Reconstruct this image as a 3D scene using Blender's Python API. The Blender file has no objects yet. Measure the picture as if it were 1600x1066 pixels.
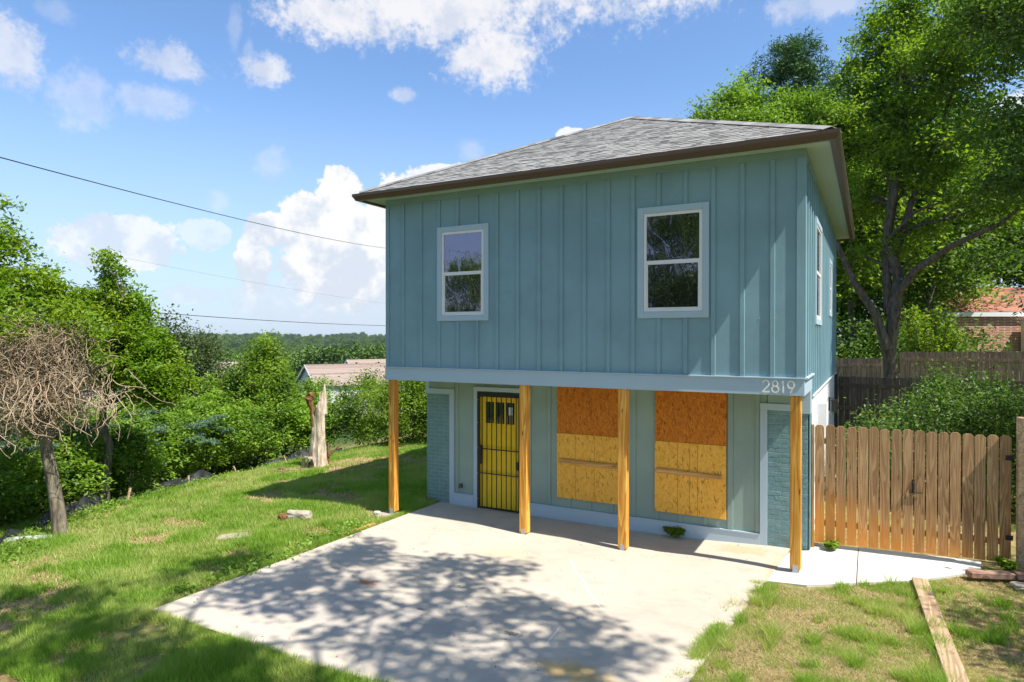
import bpy, math, random
import numpy as np
from mathutils import Vector, Matrix
R = math.radians
rng = np.random.default_rng(7)
random.seed(7)
sc = bpy.context.scene
COL = sc.collection

# ------------------------------------------------------------ camera, sky, sun, exposure
cam_d = bpy.data.cameras.new('camera')
cam = bpy.data.objects.new('camera', cam_d); COL.objects.link(cam)
cam_d.sensor_width = 36; cam_d.lens = 36 * 1026.04 / 1600
cam_d.clip_start = .05; cam_d.clip_end = 9000
cam.location = (8.1714, -9.9522, 3.29)
cam.rotation_euler = (R(90 - 0.3577), 0, 0.4988)
sc.camera = cam

SUN = Vector((0.63, -0.10, 1.0)).normalized()
sd = bpy.data.lights.new('sun', 'SUN'); so = bpy.data.objects.new('sun', sd); COL.objects.link(so)
sd.energy = 3.3; sd.angle = R(.53); sd.color = (1.0, .95, .86)
so.rotation_euler = SUN.to_track_quat('Z', 'Y').to_euler(); so.location = (30, -5, 40)
SKY_STRENGTH = .15
EXPOSURE = 1.30
sc.view_settings.view_transform = 'Standard'; sc.view_settings.look = 'None'
sc.view_settings.exposure = EXPOSURE; sc.view_settings.gamma = 1
sc.view_settings.use_curve_mapping = False
sc.cycles.max_bounces = 8; sc.cycles.transparent_max_bounces = 8
sc.cycles.diffuse_bounces = 4; sc.cycles.transmission_bounces = 6

# ------------------------------------------------------------ node helper
class NT:
    def __init__(s, tree): s.t = tree; s.n = tree.nodes; s.l = tree.links
    def new(s, typ, **kw):
        nd = s.n.new(typ)
        for k, v in kw.items(): setattr(nd, k, v)
        return nd
    def put(s, sock, v):
        if isinstance(v, bpy.types.NodeSocket): s.l.new(v, sock)
        elif v is not None:
            if isinstance(v, (tuple, list)) and len(v) == 3 and sock.type == 'RGBA': v = (*v, 1)
            sock.default_value = v
    def math(s, op, a, b=0.0, c=None, clamp=False):
        nd = s.new('ShaderNodeMath', operation=op); nd.use_clamp = clamp
        s.put(nd.inputs[0], a); s.put(nd.inputs[1], b)
        if c is not None: s.put(nd.inputs[2], c)
        return nd.outputs[0]
    def vmath(s, op, a, b=(0, 0, 0)):
        nd = s.new('ShaderNodeVectorMath', operation=op)
        s.put(nd.inputs[0], a); s.put(nd.inputs[1], b)
        return nd.outputs['Value'] if op in ('LENGTH', 'DOT_PRODUCT', 'DISTANCE') else nd.outputs[0]
    def mix(s, f, a, b, mode='MIX'):
        nd = s.new('ShaderNodeMix', data_type='RGBA', blend_type=mode)
        s.put(nd.inputs[0], f); s.put(nd.inputs[6], a); s.put(nd.inputs[7], b)
        return nd.outputs[2]
    def noise(s, vec, scale=5., detail=4., rough=.55, dist=0.):
        nd = s.new('ShaderNodeTexNoise'); s.put(nd.inputs['Vector'], vec)
        s.put(nd.inputs['Scale'], scale); s.put(nd.inputs['Detail'], detail)
        s.put(nd.inputs['Roughness'], rough); s.put(nd.inputs['Distortion'], dist)
        return nd.outputs[0]
    def smooth(s, v, a, b, o0=0., o1=1.):
        nd = s.new('ShaderNodeMapRange', interpolation_type='SMOOTHSTEP')
        s.put(nd.inputs[0], v); s.put(nd.inputs[1], a); s.put(nd.inputs[2], b)
        s.put(nd.inputs[3], o0); s.put(nd.inputs[4], o1)
        return nd.outputs[0]
    def scale(s, vec, sc_, loc=(0, 0, 0)):
        nd = s.new('ShaderNodeMapping'); s.put(nd.inputs[0], vec)
        nd.inputs['Scale'].default_value = sc_; s.put(nd.inputs['Location'], loc)
        return nd.outputs[0]
    def ramp(s, v, stops):
        nd = s.new('ShaderNodeValToRGB'); s.put(nd.inputs[0], v)
        e = nd.color_ramp.elements
        while len(e) < len(stops): e.new(.5)
        for i, (p, c) in enumerate(stops): e[i].position = p; e[i].color = (*c, 1)
        return nd.outputs[0]

# ------------------------------------------------------------ sky with clouds, in compass directions
w = bpy.data.worlds.new('World'); sc.world = w; w.use_nodes = True
T = NT(w.node_tree)
for nd in list(T.n): T.n.remove(nd)
out = T.new('ShaderNodeOutputWorld'); bg = T.new('ShaderNodeBackground')
T.l.new(bg.outputs[0], out.inputs[0]); bg.inputs[1].default_value = SKY_STRENGTH
sky = T.new('ShaderNodeTexSky', sky_type='NISHITA'); sky.sun_disc = False
sky.sun_elevation = math.asin(SUN.z); sky.sun_rotation = math.atan2(SUN.x, SUN.y)
sky.air_density = 1.0; sky.dust_density = .6; sky.ozone_density = 2.0; sky.altitude = 300
vec = T.new('ShaderNodeTexCoord').outputs['Generated']
sep = T.new('ShaderNodeSeparateXYZ'); T.l.new(vec, sep.inputs[0])
X_, Y_, Z_ = sep.outputs
az = T.math('MULTIPLY', T.math('ARCTAN2', X_, Y_), 57.2958)
el = T.math('MULTIPLY', T.math('ARCSINE', Z_), 57.2958)
cmb = T.new('ShaderNodeCombineXYZ'); T.put(cmb.inputs[0], az); T.put(cmb.inputs[1], el)
AE = cmb.outputs[0]
n_big = T.noise(AE, .16, 7., .62); n_mid = T.noise(AE, .55, 7., .6); n_fine = T.noise(AE, 1.7, 8., .68)
wobble = T.math('ADD', T.math('MULTIPLY', T.math('SUBTRACT', n_mid, .5), 1.5), T.math('MULTIPLY', T.math('SUBTRACT', n_fine, .5), 1.0))
SOFT = [(-35.2,26.7,13.0,3.4,1),(-30.2,23.2,4.8,2.6,1),(-43.5,25.2,5.8,2.2,1),(-20,30,14,5,1),(-40,33,18,5,1),
 (-55.9,20.4,2.9,1.3,.62),(-49.2,20.8,2.0,1.3,.85),(-65.8,18.9,2.0,2.4,.7),(-61.7,16.8,2.2,2.4,.34),(-57.1,17.5,2.8,1.4,.42),
 (-38.1,19.9,1.4,.6,.6),(-48.6,13.8,1.4,1.4,.34),(-52.6,10.6,1.0,1.0,.3),(-32.2,15.8,1.3,1.0,.28),(-2.7,24.8,5.0,1.4,.5),
 (-63.2,22.1,1.4,.8,.2),(-51.4,23.6,.6,1.9,.22),(-50.4,21.9,.5,1.2,.22)]
HARD = [(-59.5,7.0,4.6,2.3,.8),(-53.6,8.1,2.1,1.3,.5),(-43.3,11.9,2.0,2.3,1),(-46.0,10.0,2.4,1.9,1),(-48.4,8.8,2.4,1.5,1),
 (-42.5,6.8,6.2,5.2,1),(-50.0,6.0,1.5,2.8,.95),(-37.4,10.7,3.6,3.4,1),(-43.8,3.0,8.6,2.4,.6),(-54.6,3.3,2.3,.8,.45),
 (-48.9,3.0,3.0,.9,.5),(-23.4,17.1,1.5,.6,.9),(-33.5,14.0,3.5,.8,.9),(1.7,10.3,5.5,5.4,.85),(12,13,9,4,.8),(-80,8,10,4,.7)]
def blobs(lst, amp, lo, hi):
    tot = None
    for a, e, ra, re, s in lst:
        d = T.vmath('LENGTH', T.vmath('MULTIPLY', T.vmath('SUBTRACT', AE, (a, e, 0)), (1 / ra, 1 / re, 0)))
        v = T.math('ADD', T.math('SUBTRACT', 1.0, d), T.math('MULTIPLY', wobble, amp))
        v = T.math('MULTIPLY', T.smooth(v, lo, hi), s)
        tot = v if tot is None else T.math('MAXIMUM', tot, v)
    return tot
soft = blobs(SOFT, 1.15, -.18, .62)
hard = blobs(HARD, .62, -.02, .15)
away = T.math('MULTIPLY', T.smooth(T.math('ABSOLUTE', T.math('ADD', az, 28.6)), 50, 75), T.smooth(el, 2, 12))
scat = T.math('MULTIPLY', T.math('MULTIPLY', T.smooth(T.math('ADD', n_big, T.math('MULTIPLY', T.math('SUBTRACT', n_mid, .5), .35)), .52, .66), away), .85)
shade = T.noise(T.vmath('ADD', AE, (3.1, -1.5, 0)), .34, 6., .6)
cs = T.mix(T.smooth(shade, .36, .58), (1.9, 2.05, 2.4), (2.5, 2.5, 2.62))
ch = T.mix(T.smooth(T.math('ADD', shade, T.math('MULTIPLY', T.math('SUBTRACT', el, 7.), .022)), .42, .60), (2.0, 2.2, 2.5), (2.75, 2.75, 2.75))
base = T.mix(1., sky.outputs[0], (.47, .55, .62), 'MULTIPLY')
hz = T.smooth(el, -2, 22, .80, 0.)
base = T.mix(hz, base, (1.62, 1.95, 2.48))
c = T.mix(T.math('MAXIMUM', soft, scat), base, cs)
c = T.mix(hard, c, ch)
T.l.new(c, bg.inputs[0])

# ------------------------------------------------------------ mesh helpers
def tagit(o, label=None, cat=None, group=None, kind=None):
    if label: o['label'] = label
    if cat: o['category'] = cat
    if group: o['group'] = group
    if kind: o['kind'] = kind
    return o
def wloc(o):
    v = Vector((0, 0, 0))
    while o: v += o.location; o = o.parent
    return v
def link(name, me, mat=None, parent=None, loc=(0, 0, 0), world=True):
    o = bpy.data.objects.new(name, me); COL.objects.link(o)
    if mat is not None and me is not None and not me.materials: me.materials.append(mat)
    loc = Vector(loc)
    if parent:
        o.parent = parent
        o.location = loc - wloc(parent) if world else loc
    else: o.location = loc
    return o
def thing(name, loc, label, cat, group=None):
    o = bpy.data.objects.new(name, None); COL.objects.link(o); o.location = loc
    o.empty_display_size = .2
    return tagit(o, label, cat, group)
class MB:
    def __init__(s): s.v = []; s.f = []
    def poly(s, pts):
        i = len(s.v); s.v += [tuple(p) for p in pts]; s.f.append(tuple(range(i, i + len(pts))))
    def box(s, x0, x1, y0, y1, z0, z1):
        i = len(s.v)
        s.v += [(x0,y0,z0),(x1,y0,z0),(x1,y1,z0),(x0,y1,z0),(x0,y0,z1),(x1,y0,z1),(x1,y1,z1),(x0,y1,z1)]
        s.f += [tuple(i + k for k in q) for q in ((0,3,2,1),(4,5,6,7),(0,1,5,4),(1,2,6,5),(2,3,7,6),(3,0,4,7))]
        return s
    def obox(s, c, ax, ay, az_):
        c, ax, ay, az_ = map(Vector, (c, ax, ay, az_)); i = len(s.v)
        for sz in (-1, 1):
            for sx, sy in ((-1,-1),(1,-1),(1,1),(-1,1)): s.v.append(tuple(c + ax*sx + ay*sy + az_*sz))
        s.f += [tuple(i + k for k in q) for q in ((0,3,2,1),(4,5,6,7),(0,1,5,4),(1,2,6,5),(2,3,7,6),(3,0,4,7))]
        return s
    def prism(s, prof, fn):          # profile extruded between fn(p,0) and fn(p,1)
        n = len(prof); i = len(s.v)
        s.v += [tuple(fn(p, 0)) for p in prof] + [tuple(fn(p, 1)) for p in prof]
        s.f.append(tuple(i + k for k in range(n))[::-1]); s.f.append(tuple(i + n + k for k in range(n)))
        for k in range(n):
            j = (k + 1) % n; s.f.append((i + k, i + j, i + n + j, i + n + k))
        return s
    def tube(s, pts, rad, n=6, cap=True):
        pts = [Vector(p) for p in pts]; i = len(s.v)
        if not hasattr(rad, '__len__'): rad = [rad] * len(pts)
        up = Vector((.13, .31, .94))
        for k, p in enumerate(pts):
            d = (pts[min(k + 1, len(pts) - 1)] - pts[max(k - 1, 0)])
            if d.length < 1e-6: d = Vector((0, 0, 1))
            d.normalize(); a = d.cross(up)
            if a.length < .05: a = d.cross(Vector((1, 0, 0)))
            a.normalize(); b = d.cross(a)
            for j in range(n):
                t = 2 * math.pi * j / n
                s.v.append(tuple(p + (a * math.cos(t) + b * math.sin(t)) * rad[k]))
        for k in range(len(pts) - 1):
            for j in range(n):
                j2 = (j + 1) % n; q = i + k * n
                s.f.append((q + j, q + j2, q + n + j2, q + n + j))
        if cap:
            s.f.append(tuple(i + j for j in range(n))); q = i + (len(pts) - 1) * n
            s.f.append(tuple(q + j for j in range(n))[::-1])
        return s
    def mesh(s, name='mesh', smooth=False):
        me = bpy.data.meshes.new(name); me.from_pydata(s.v, [], s.f); me.update()
        if smooth: me.polygons.foreach_set('use_smooth', [True] * len(me.polygons))
        return me
    def build(s, name, mat, parent=None, smooth=False, bevel=0, loc=None):
        me = s.mesh(name, smooth)
        if loc is None:
            a = np.array(s.v); loc = Vector(((a[:,0].min()+a[:,0].max())/2, (a[:,1].min()+a[:,1].max())/2, a[:,2].min()))
        loc = Vector(loc); me.transform(Matrix.Translation(-loc))
        o = link(name, me, mat, parent, loc)
        if bevel:
            b = o.modifiers.new('b', 'BEVEL'); b.width = bevel; b.segments = 1; b.limit_method = 'ANGLE'
        return o
def fast_mesh(name, V, k, smooth=False):
    """V: (n, k, 3) array of separate k-gons"""
    n = V.shape[0]; me = bpy.data.meshes.new(name)
    me.vertices.add(n * k); me.vertices.foreach_set('co', V.reshape(-1).astype(np.float32))
    me.loops.add(n * k); me.loops.foreach_set('vertex_index', np.arange(n * k, dtype=np.int32))
    me.polygons.add(n); me.polygons.foreach_set('loop_start', np.arange(0, n * k, k, dtype=np.int32))
    try: me.polygons.foreach_set('loop_total', np.full(n, k, dtype=np.int32))
    except Exception: pass
    me.update(calc_edges=True)
    if smooth: me.polygons.foreach_set('use_smooth', [True] * n)
    return me
_L = np.random.default_rng(3).random((256, 256))
def vnoise(x, y):
    x = np.asarray(x, float); y = np.asarray(y, float)
    xi = np.floor(x).astype(int); yi = np.floor(y).astype(int); fx = x - xi; fy = y - yi
    fx = fx*fx*(3-2*fx); fy = fy*fy*(3-2*fy)
    a = _L[xi & 255, yi & 255]; b = _L[(xi+1) & 255, yi & 255]; c_ = _L[xi & 255, (yi+1) & 255]; d = _L[(xi+1) & 255, (yi+1) & 255]
    return (a*(1-fx)+b*fx)*(1-fy) + (c_*(1-fx)+d*fx)*fy
def fbm(x, y, o=4):
    s = 0; a = .5; t = 0
    for k in range(o): s = s + a*vnoise(x*2**k + 17*k, y*2**k + 5*k); t += a; a *= .5
    return s / t
def sstep(v, a, b):
    t = np.clip((np.asarray(v, float) - a) / (b - a), 0, 1); return t*t*(3-2*t)

# ------------------------------------------------------------ ground height
SLAB_Z = -.09
def g(x, y):
    x = np.asarray(x, float); y = np.asarray(y, float)
    t = np.maximum(0, .3 - x)
    left = np.interp(t, [0, 5, 7, 9, 14, 22, 50, 100, 150, 400], [0, .2, .36, .8, 2.0, 3.6, 7.8, 13, 16, 22])
    rt = sstep(x, 3, 8) * np.interp(y, [2, 10, 16, 30, 60, 400], [0, .35, .75, 1.6, 2.4, 3])
    r = np.hypot(x, y)
    hill = sstep(r, 450, 1700) * (14 + 13 * fbm(x / 330 + 9, y / 330 + 3, 3)) * sstep(t, 50, 300)
    hill = hill + sstep(r, 150, 400) * sstep(t, 50, 200) * 7 * (fbm(x / 130, y / 130, 2) - .4)
    bump = .05 * (fbm(x / 1.7, y / 1.7, 3) - .5) * sstep(t, .2, 1.5)
    # a low crest across the far valley and flat ground under the slab
    side = .085 * sstep(x, 5.3, 7.0) * sstep(y, -14, -7)
    return -.115 - left + rt + hill + bump + side

# ------------------------------------------------------------ materials
MATS = {}
def newmat(name):
    m = bpy.data.materials.new(name); m.use_nodes = True; t = NT(m.node_tree)
    bs = m.node_tree.nodes['Principled BSDF']; MATS[name] = m
    return m, t, bs
def obj_co(t): return t.new('ShaderNodeTexCoord').outputs['Object']
def pos(t): return t.new('ShaderNodeNewGeometry').outputs['Position']
def orand(t): return t.new('ShaderNodeObjectInfo').outputs['Random']
def bump(t, bs, h, strength=.3, dist=.01):
    b = t.new('ShaderNodeBump'); b.inputs['Strength'].default_value = strength; b.inputs['Distance'].default_value = dist
    t.put(b.inputs['Height'], h); t.l.new(b.outputs[0], bs.inputs['Normal'])
def paint(name, col, rough=.55, var=.06, bscale=60, bstr=.15, spec=.35):
    m, t, bs = newmat(name); p = pos(t)
    n = t.noise(p, 1.3, 5, .6); n2 = t.noise(p, bscale, 3)
    k = t.math('ADD', 1 - var, t.math('MULTIPLY', n, 2 * var))
    k = t.math('MULTIPLY', k, t.math('ADD', .985, t.math('MULTIPLY', orand(t), .03)))
    cc = t.new('ShaderNodeCombineColor')
    for i in range(3): t.put(cc.inputs[i], k)
    t.l.new(t.mix(1., (*col, 1), cc.outputs[0], 'MULTIPLY'), bs.inputs['Base Color'])
    bs.inputs['Roughness'].default_value = rough; bs.inputs['Specular IOR Level'].default_value = spec
    bump(t, bs, n2, bstr, .004); return m
def wave_siding(name, col):
    m, t, bs = newmat(name); p = pos(t)
    grain = t.noise(t.scale(p, (26, 26, 1.6)), 1, 6, .7, .6)
    mott = t.noise(p, .9, 5, .6); dirt = t.noise(p, 2.6, 6, .7)
    c1 = t.mix(t.smooth(mott, .3, .7), tuple(v * .89 for v in col), tuple(v * 1.09 for v in col))
    c1 = t.mix(t.math('MULTIPLY', t.smooth(dirt, .62, .85), .18), c1, (.36, .40, .38))
    t.l.new(c1, bs.inputs['Base Color']); bs.inputs['Roughness'].default_value = .62; bs.inputs['Specular IOR Level'].default_value = .3
    bump(t, bs, t.math('ADD', grain, t.math('MULTIPLY', t.noise(p, 55, 3), .6)), .32, .004); return m
SIDING = wave_siding('teal_siding', (.225, .36, .405))
TRIM = paint('pale_blue_trim', (.42, .535, .61), .5, .05)
GSIDE = wave_siding('siding_green_bounce', (.27, .37, .325))  # ground floor siding, green reflected light put into its colour
SOFFIT = paint('soffit_grass_bounce', (.36, .47, .40), .6, .04)  # grey-green because the grass's bounce light is mixed into the colour
VINYL = paint('white_vinyl', (.80, .78, .76), .35, .02, 30, .03)
GUTTER = paint('brown_metal', (.085, .052, .034), .38, .08, 8, .05, .5)
BLACK = paint('black_iron', (.012, .012, .014), .42, .1, 40, .1, .5)
GREYM = paint('grey_metal', (.45, .46, .46), .4, .1, 30, .1, .5)
YELLOW = paint('yellow_door_paint', (.90, .60, .02), .4, .03, 20, .05)
WHITEP = paint('white_paint', (.78, .79, .78), .5, .04)

def brick_paint():
    m, t, bs = newmat('painted_brick'); p = pos(t)
    n = t.noise(p, 40, 5, .65); v = t.noise(p, 6, 4)
    c1 = t.mix(t.smooth(v, .3, .7), (.135, .255, .265), (.185, .315, .315))
    c1 = t.mix(t.math('MULTIPLY', orand(t), .35), c1, (.12, .235, .25))
    low = t.math('MULTIPLY', t.smooth(t.new('ShaderNodeSeparateXYZ').outputs[2], 0, 1), 0)
    sp = t.new('ShaderNodeSeparateXYZ'); t.l.new(p, sp.inputs[0])
    dirt = t.math('MULTIPLY', t.smooth(sp.outputs[2], .28, -.08), t.smooth(t.noise(p, 5, 5, .7), .42, .6))
    c1 = t.mix(t.math('MULTIPLY', dirt, .8), c1, (.20, .15, .09))
    t.l.new(c1, bs.inputs['Base Color']); bs.inputs['Roughness'].default_value = .6
    bump(t, bs, t.math('ADD', n, t.math('MULTIPLY', t.noise(p, 14, 3), 1.2)), .7, .012); return m
BRICK = brick_paint()
JOINT = paint('painted_joint', (.27, .40, .39), .7, .06)

def wood(name, c0, c1, dark, axis=2, ring=9., bottom=None, rough=.65, grey=None):
    """lumber: growth rings stretched along an axis, knots, per-board tone"""
    m, t, bs = newmat(name); o = obj_co(t); r = orand(t)
    off = t.new('ShaderNodeCombineXYZ'); 
    for i, k in enumerate((37., 91., 53.)): t.put(off.inputs[i], t.math('MULTIPLY', r, k))
    v = t.vmath('ADD', o, off.outputs[0])
    s1 = [14., 14., 14.]; s1[axis] = .9
    s2 = [90., 90., 90.]; s2[axis] = 2.2
    rings = t.noise(t.scale(v, tuple(s1)), .55, 2., .5, .4)
    band = t.math('FRACT', t.math('MULTIPLY', rings, ring))
    band = t.math('MULTIPLY', t.smooth(band, 0., .8), t.smooth(band, 1., .9))
    fine = t.noise(t.scale(v, tuple(s2)), 1., 4., .6)
    tone = t.noise(v, 2.2, 3, .6)
    col = t.mix(t.smooth(tone, .3, .7), (*c0, 1), (*c1, 1))
    col = t.mix(t.math('MULTIPLY', band, .72), col, (*dark, 1))
    col = t.mix(t.math('MULTIPLY', t.smooth(fine, .45, .75), .35), col, (*dark, 1))
    s3 = [9., 9., 9.]; s3[axis] = 2.4
    vor = t.new('ShaderNodeTexVoronoi'); t.put(vor.inputs['Vector'], t.scale(v, tuple(s3))); vor.inputs['Scale'].default_value = 1.0
    knot = t.smooth(vor.outputs['Distance'], .13, .07)
    col = t.mix(t.math('MULTIPLY', knot, .8), col, tuple(q * .35 for q in dark))
    if grey is not None:
        sp = t.new('ShaderNodeSeparateXYZ'); t.l.new(pos(t), sp.inputs[0])
        col = t.mix(t.math('MULTIPLY', t.smooth(t.math('ADD', sp.outputs[2], t.math('MULTIPLY', t.math('SUBTRACT', tone, .5), 1.2)), .35, 1.5), .5), col, t.mix(.5, (*grey, 1), col))
        wet = t.math('MULTIPLY', t.smooth(t.math('ADD', sp.outputs[2], t.math('ADD', t.math('MULTIPLY', t.math('SUBTRACT', tone, .5), .8), t.math('MULTIPLY', t.math('SUBTRACT', sp.outputs[0], 8.0), .28))), 1.05, .1), .8)
        col = t.mix(wet, col, (.60, .23, .03, 1))
    br = t.math('ADD', .86, t.math('MULTIPLY', r, .28))
    cc = t.new('ShaderNodeCombineColor')
    for i in range(3): t.put(cc.inputs[i], br)
    col = t.mix(1., col, cc.outputs[0], 'MULTIPLY')
    t.l.new(col, bs.inputs['Base Color']); bs.inputs['Roughness'].default_value = rough; bs.inputs['Specular IOR Level'].default_value = .3
    bump(t, bs, t.math('ADD', fine, t.math('MULTIPLY', band, -.6)), .35, .003); return m
POSTW = wood('pine_post_wood', (.80, .38, .055), (.90, .50, .10), (.46, .15, .015), 2, 7)
PICKW = wood('picket_wood', (.45, .255, .11), (.56, .345, .16), (.19, .08, .028), 2, 11, grey=(.40, .29, .17))
OLDW = wood('old_fence_wood', (.33, .25, .175), (.42, .32, .23), (.17, .12, .08), 2, 6)
DARKW = wood('dark_fence_wood', (.15, .11, .075), (.22, .165, .11), (.07, .05, .035), 2, 6)
PLANKW = wood('weathered_plank_wood', (.44, .31, .19), (.50, .37, .24), (.24, .15, .08), 1, 6)
BRACEW = wood('brace_wood', (.66, .37, .12), (.72, .45, .17), (.38, .17, .05), 0, 6)
DEBRISW = wood('reddish_scrap_wood', (.30, .17, .12), (.42, .27, .19), (.13, .06, .04), 0, 6)

def osb(name, c0, c1, c2):
    m, t, bs = newmat(name); p = obj_co(t); cols = None; h = None
    r = orand(t); off = t.new('ShaderNodeCombineXYZ'); t.put(off.inputs[0], t.math('MULTIPLY', r, 40.)); t.put(off.inputs[2], t.math('MULTIPLY', r, 17.))
    p = t.vmath('ADD', p, off.outputs[0])
    cur = t.mix(t.noise(p, 3, 3), (*c0, 1), (*c1, 1))
    for k, (ang, sc_) in enumerate(((20, 1.), (-35, 1.2), (70, .9), (-75, 1.3))):
        mp = t.new('ShaderNodeMapping'); t.l.new(p, mp.inputs[0]); mp.inputs['Rotation'].default_value = (0, R(ang), 0)
        mp2 = t.scale(mp.outputs[0], (12 * sc_, 20, 58 * sc_))
        vo = t.new('ShaderNodeTexVoronoi'); t.l.new(mp2, vo.inputs['Vector']); vo.inputs['Scale'].default_value = 1.
        sp = t.new('ShaderNodeSeparateColor'); t.l.new(vo.outputs['Color'], sp.inputs[0])
        shadec = t.mix(sp.outputs[1], (*c2, 1), (*c1, 1)); 
        cur = t.mix(t.math('MULTIPLY', t.smooth(sp.outputs[0], .45, .55), .75), cur, shadec)
        dk = t.math('MULTIPLY', t.smooth(sp.outputs[2], .965, .975), .7)
        cur = t.mix(dk, cur, tuple(v * .3 for v in c2))
        h = sp.outputs[0] if h is None else t.math('MAXIMUM', h, sp.outputs[0])
    t.l.new(cur, bs.inputs['Base Color']); bs.inputs['Roughness'].default_value = .6; bs.inputs['Specular IOR Level'].default_value = .25
    bump(t, bs, h, .25, .003); return m
OSB = osb('strand_board', (.84, .42, .045), (.94, .54, .09), (.70, .32, .035))
OSBD = osb('stained_strand_board', (.56, .17, .012), (.70, .25, .02), (.38, .09, .008))

def shingle_mat(name, a, b_, c_):
    m, t, bs = newmat(name)
    ri = t.new('ShaderNodeNewGeometry').outputs['Random Per Island']
    r = t.math('FRACT', t.math('ADD', ri, t.math('MULTIPLY', orand(t), 7.31)))
    col = t.ramp(r, [(0, a), (.35, b_), (.62, c_), (.85, b_), (1., tuple(v * .7 for v in a))])
    p = pos(t); gr = t.noise(p, 190, 2); pat = t.noise(p, 2.1, 4)
    col = t.mix(t.math('MULTIPLY', t.smooth(gr, .4, .62), .35), col, tuple(v * .45 for v in a))
    col = t.mix(t.math('MULTIPLY', t.smooth(pat, .35, .7), .2), col, c_)
    t.l.new(col, bs.inputs['Base Color']); bs.inputs['Roughness'].default_value = .9; bs.inputs['Specular IOR Level'].default_value = .2
    bump(t, bs, gr, .3, .004); return m
SHINGLE = shingle_mat('grey_shingle', (.15, .145, .14), (.27, .262, .25), (.36, .35, .33))

def concrete(name, base_, stain=True, bright=1.):
    m, t, bs = newmat(name); p = pos(t)
    n1 = t.noise(p, .55, 6, .6); n2 = t.noise(p, 3.1, 6, .65); n3 = t.noise(p, 60, 4, .7); n4 = t.noise(t.scale(p, (1, 5, 1)), 2., 6, .65)
    col = t.mix(t.smooth(n1, .3, .7), tuple(v * .9 for v in base_), base_)
    col = t.mix(t.math('MULTIPLY', t.smooth(n2, .46, .72), .40), col, tuple(v * .68 for v in base_))
    col = t.mix(t.math('MULTIPLY', t.smooth(n4, .5, .8), .18), col, (.80, .76, .68))
    col = t.mix(t.math('MULTIPLY', t.smooth(n3, .55, .75), .25), col, tuple(v * .6 for v in base_))
    if stain:
        def spot(x, y, rx, ry, c_, k, sc_=5.):
            nonlocal col
            d = t.vmath('LENGTH', t.vmath('MULTIPLY', t.vmath('SUBTRACT', p, (x, y, SLAB_Z)), (1/rx, 1/ry, 0)))
            v = t.math('ADD', t.math('SUBTRACT', 1., d), t.math('MULTIPLY', t.math('SUBTRACT', t.noise(p, sc_, 6, .7), .5), 2.2))
            col = t.mix(t.math('MULTIPLY', t.smooth(v, .05, .75), k), col, (*c_, 1))
        spot(6.5, .75, .6, .35, (.62, .33, .16), .55)        # clay by the corner
        spot(7.0, .2, .2, .9, (.62, .36, .2), .35)
        spot(2.1, -3.0, .22, .12, (.42, .15, .04), .9, 14)
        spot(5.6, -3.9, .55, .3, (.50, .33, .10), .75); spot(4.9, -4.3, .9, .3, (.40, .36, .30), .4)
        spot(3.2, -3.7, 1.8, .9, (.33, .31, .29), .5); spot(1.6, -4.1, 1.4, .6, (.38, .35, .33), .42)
        spot(3.2, -1.0, .7, .35, (.66, .52, .26), .3); spot(4.6, -3.4, .16, .07, (.07, .07, .07), .8, 18)
        spot(3.3, -3.35, .1, .05, (.08, .08, .1), .8, 18)
        spot(1.0, -.1, 3.5, .55, (.37, .33, .30), .0)
        # pale drag scratches
        for (ax, ay, bx, by) in ((4.15, -.75, 5.3, -2.35), (5.0, -2.9, 5.15, -3.5)):
            L = math.hypot(bx-ax, by-ay); dx, dy = (bx-ax)/L, (by-ay)/L
            rel = t.vmath('SUBTRACT', p, (ax, ay, 0))
            al = t.vmath('DOT_PRODUCT', rel, (dx, dy, 0)); ac = t.vmath('DOT_PRODUCT', rel, (-dy, dx, 0))
            ac = t.math('ADD', ac, t.math('MULTIPLY', t.math('SUBTRACT', t.noise(p, 1.1, 2), .5), .28))
            k = t.math('MULTIPLY', t.smooth(t.math('ABSOLUTE', ac), .016, .006), t.math('MULTIPLY', t.smooth(al, 0, .2), t.smooth(al, L, L - .2)))
            col = t.mix(t.math('MULTIPLY', k, .5), col, (.90, .87, .80))
    t.l.new(col, bs.inputs['Base Color']); bs.inputs['Roughness'].default_value = .85; bs.inputs['Specular IOR Level'].default_value = .2
    bump(t, bs, t.math('ADD', n3, n2), .3, .006); return m
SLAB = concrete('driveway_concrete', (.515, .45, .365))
WALK = concrete('new_concrete', (.58, .56, .51), False)
STONE = concrete('pale_stone', (.42, .36, .285), False)

def soil():
    m, t, bs = newmat('lawn_soil'); p = pos(t)
    n1 = t.noise(p, .8, 6, .65); n2 = t.noise(p, 9, 6, .7); n3 = t.noise(p, 45, 4, .7)
    col = t.mix(t.smooth(n2, .35, .65), (.20, .115, .05), (.46, .33, .17))
    col = t.mix(t.smooth(n3, .45, .65), col, (.20, .20, .06))
    col = t.mix(t.math('MULTIPLY', t.smooth(n1, .45, .6), .7), col, (.16, .23, .04))
    far = t.smooth(t.vmath('LENGTH', p), 16, 40)
    col = t.mix(far, col, (.05, .09, .02))
    t.l.new(col, bs.inputs['Base Color']); bs.inputs['Roughness'].default_value = 1.; bs.inputs['Specular IOR Level'].default_value = .1
    bump(t, bs, t.math('ADD', n2, n3), .8, .03); return m
SOIL = soil()

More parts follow.
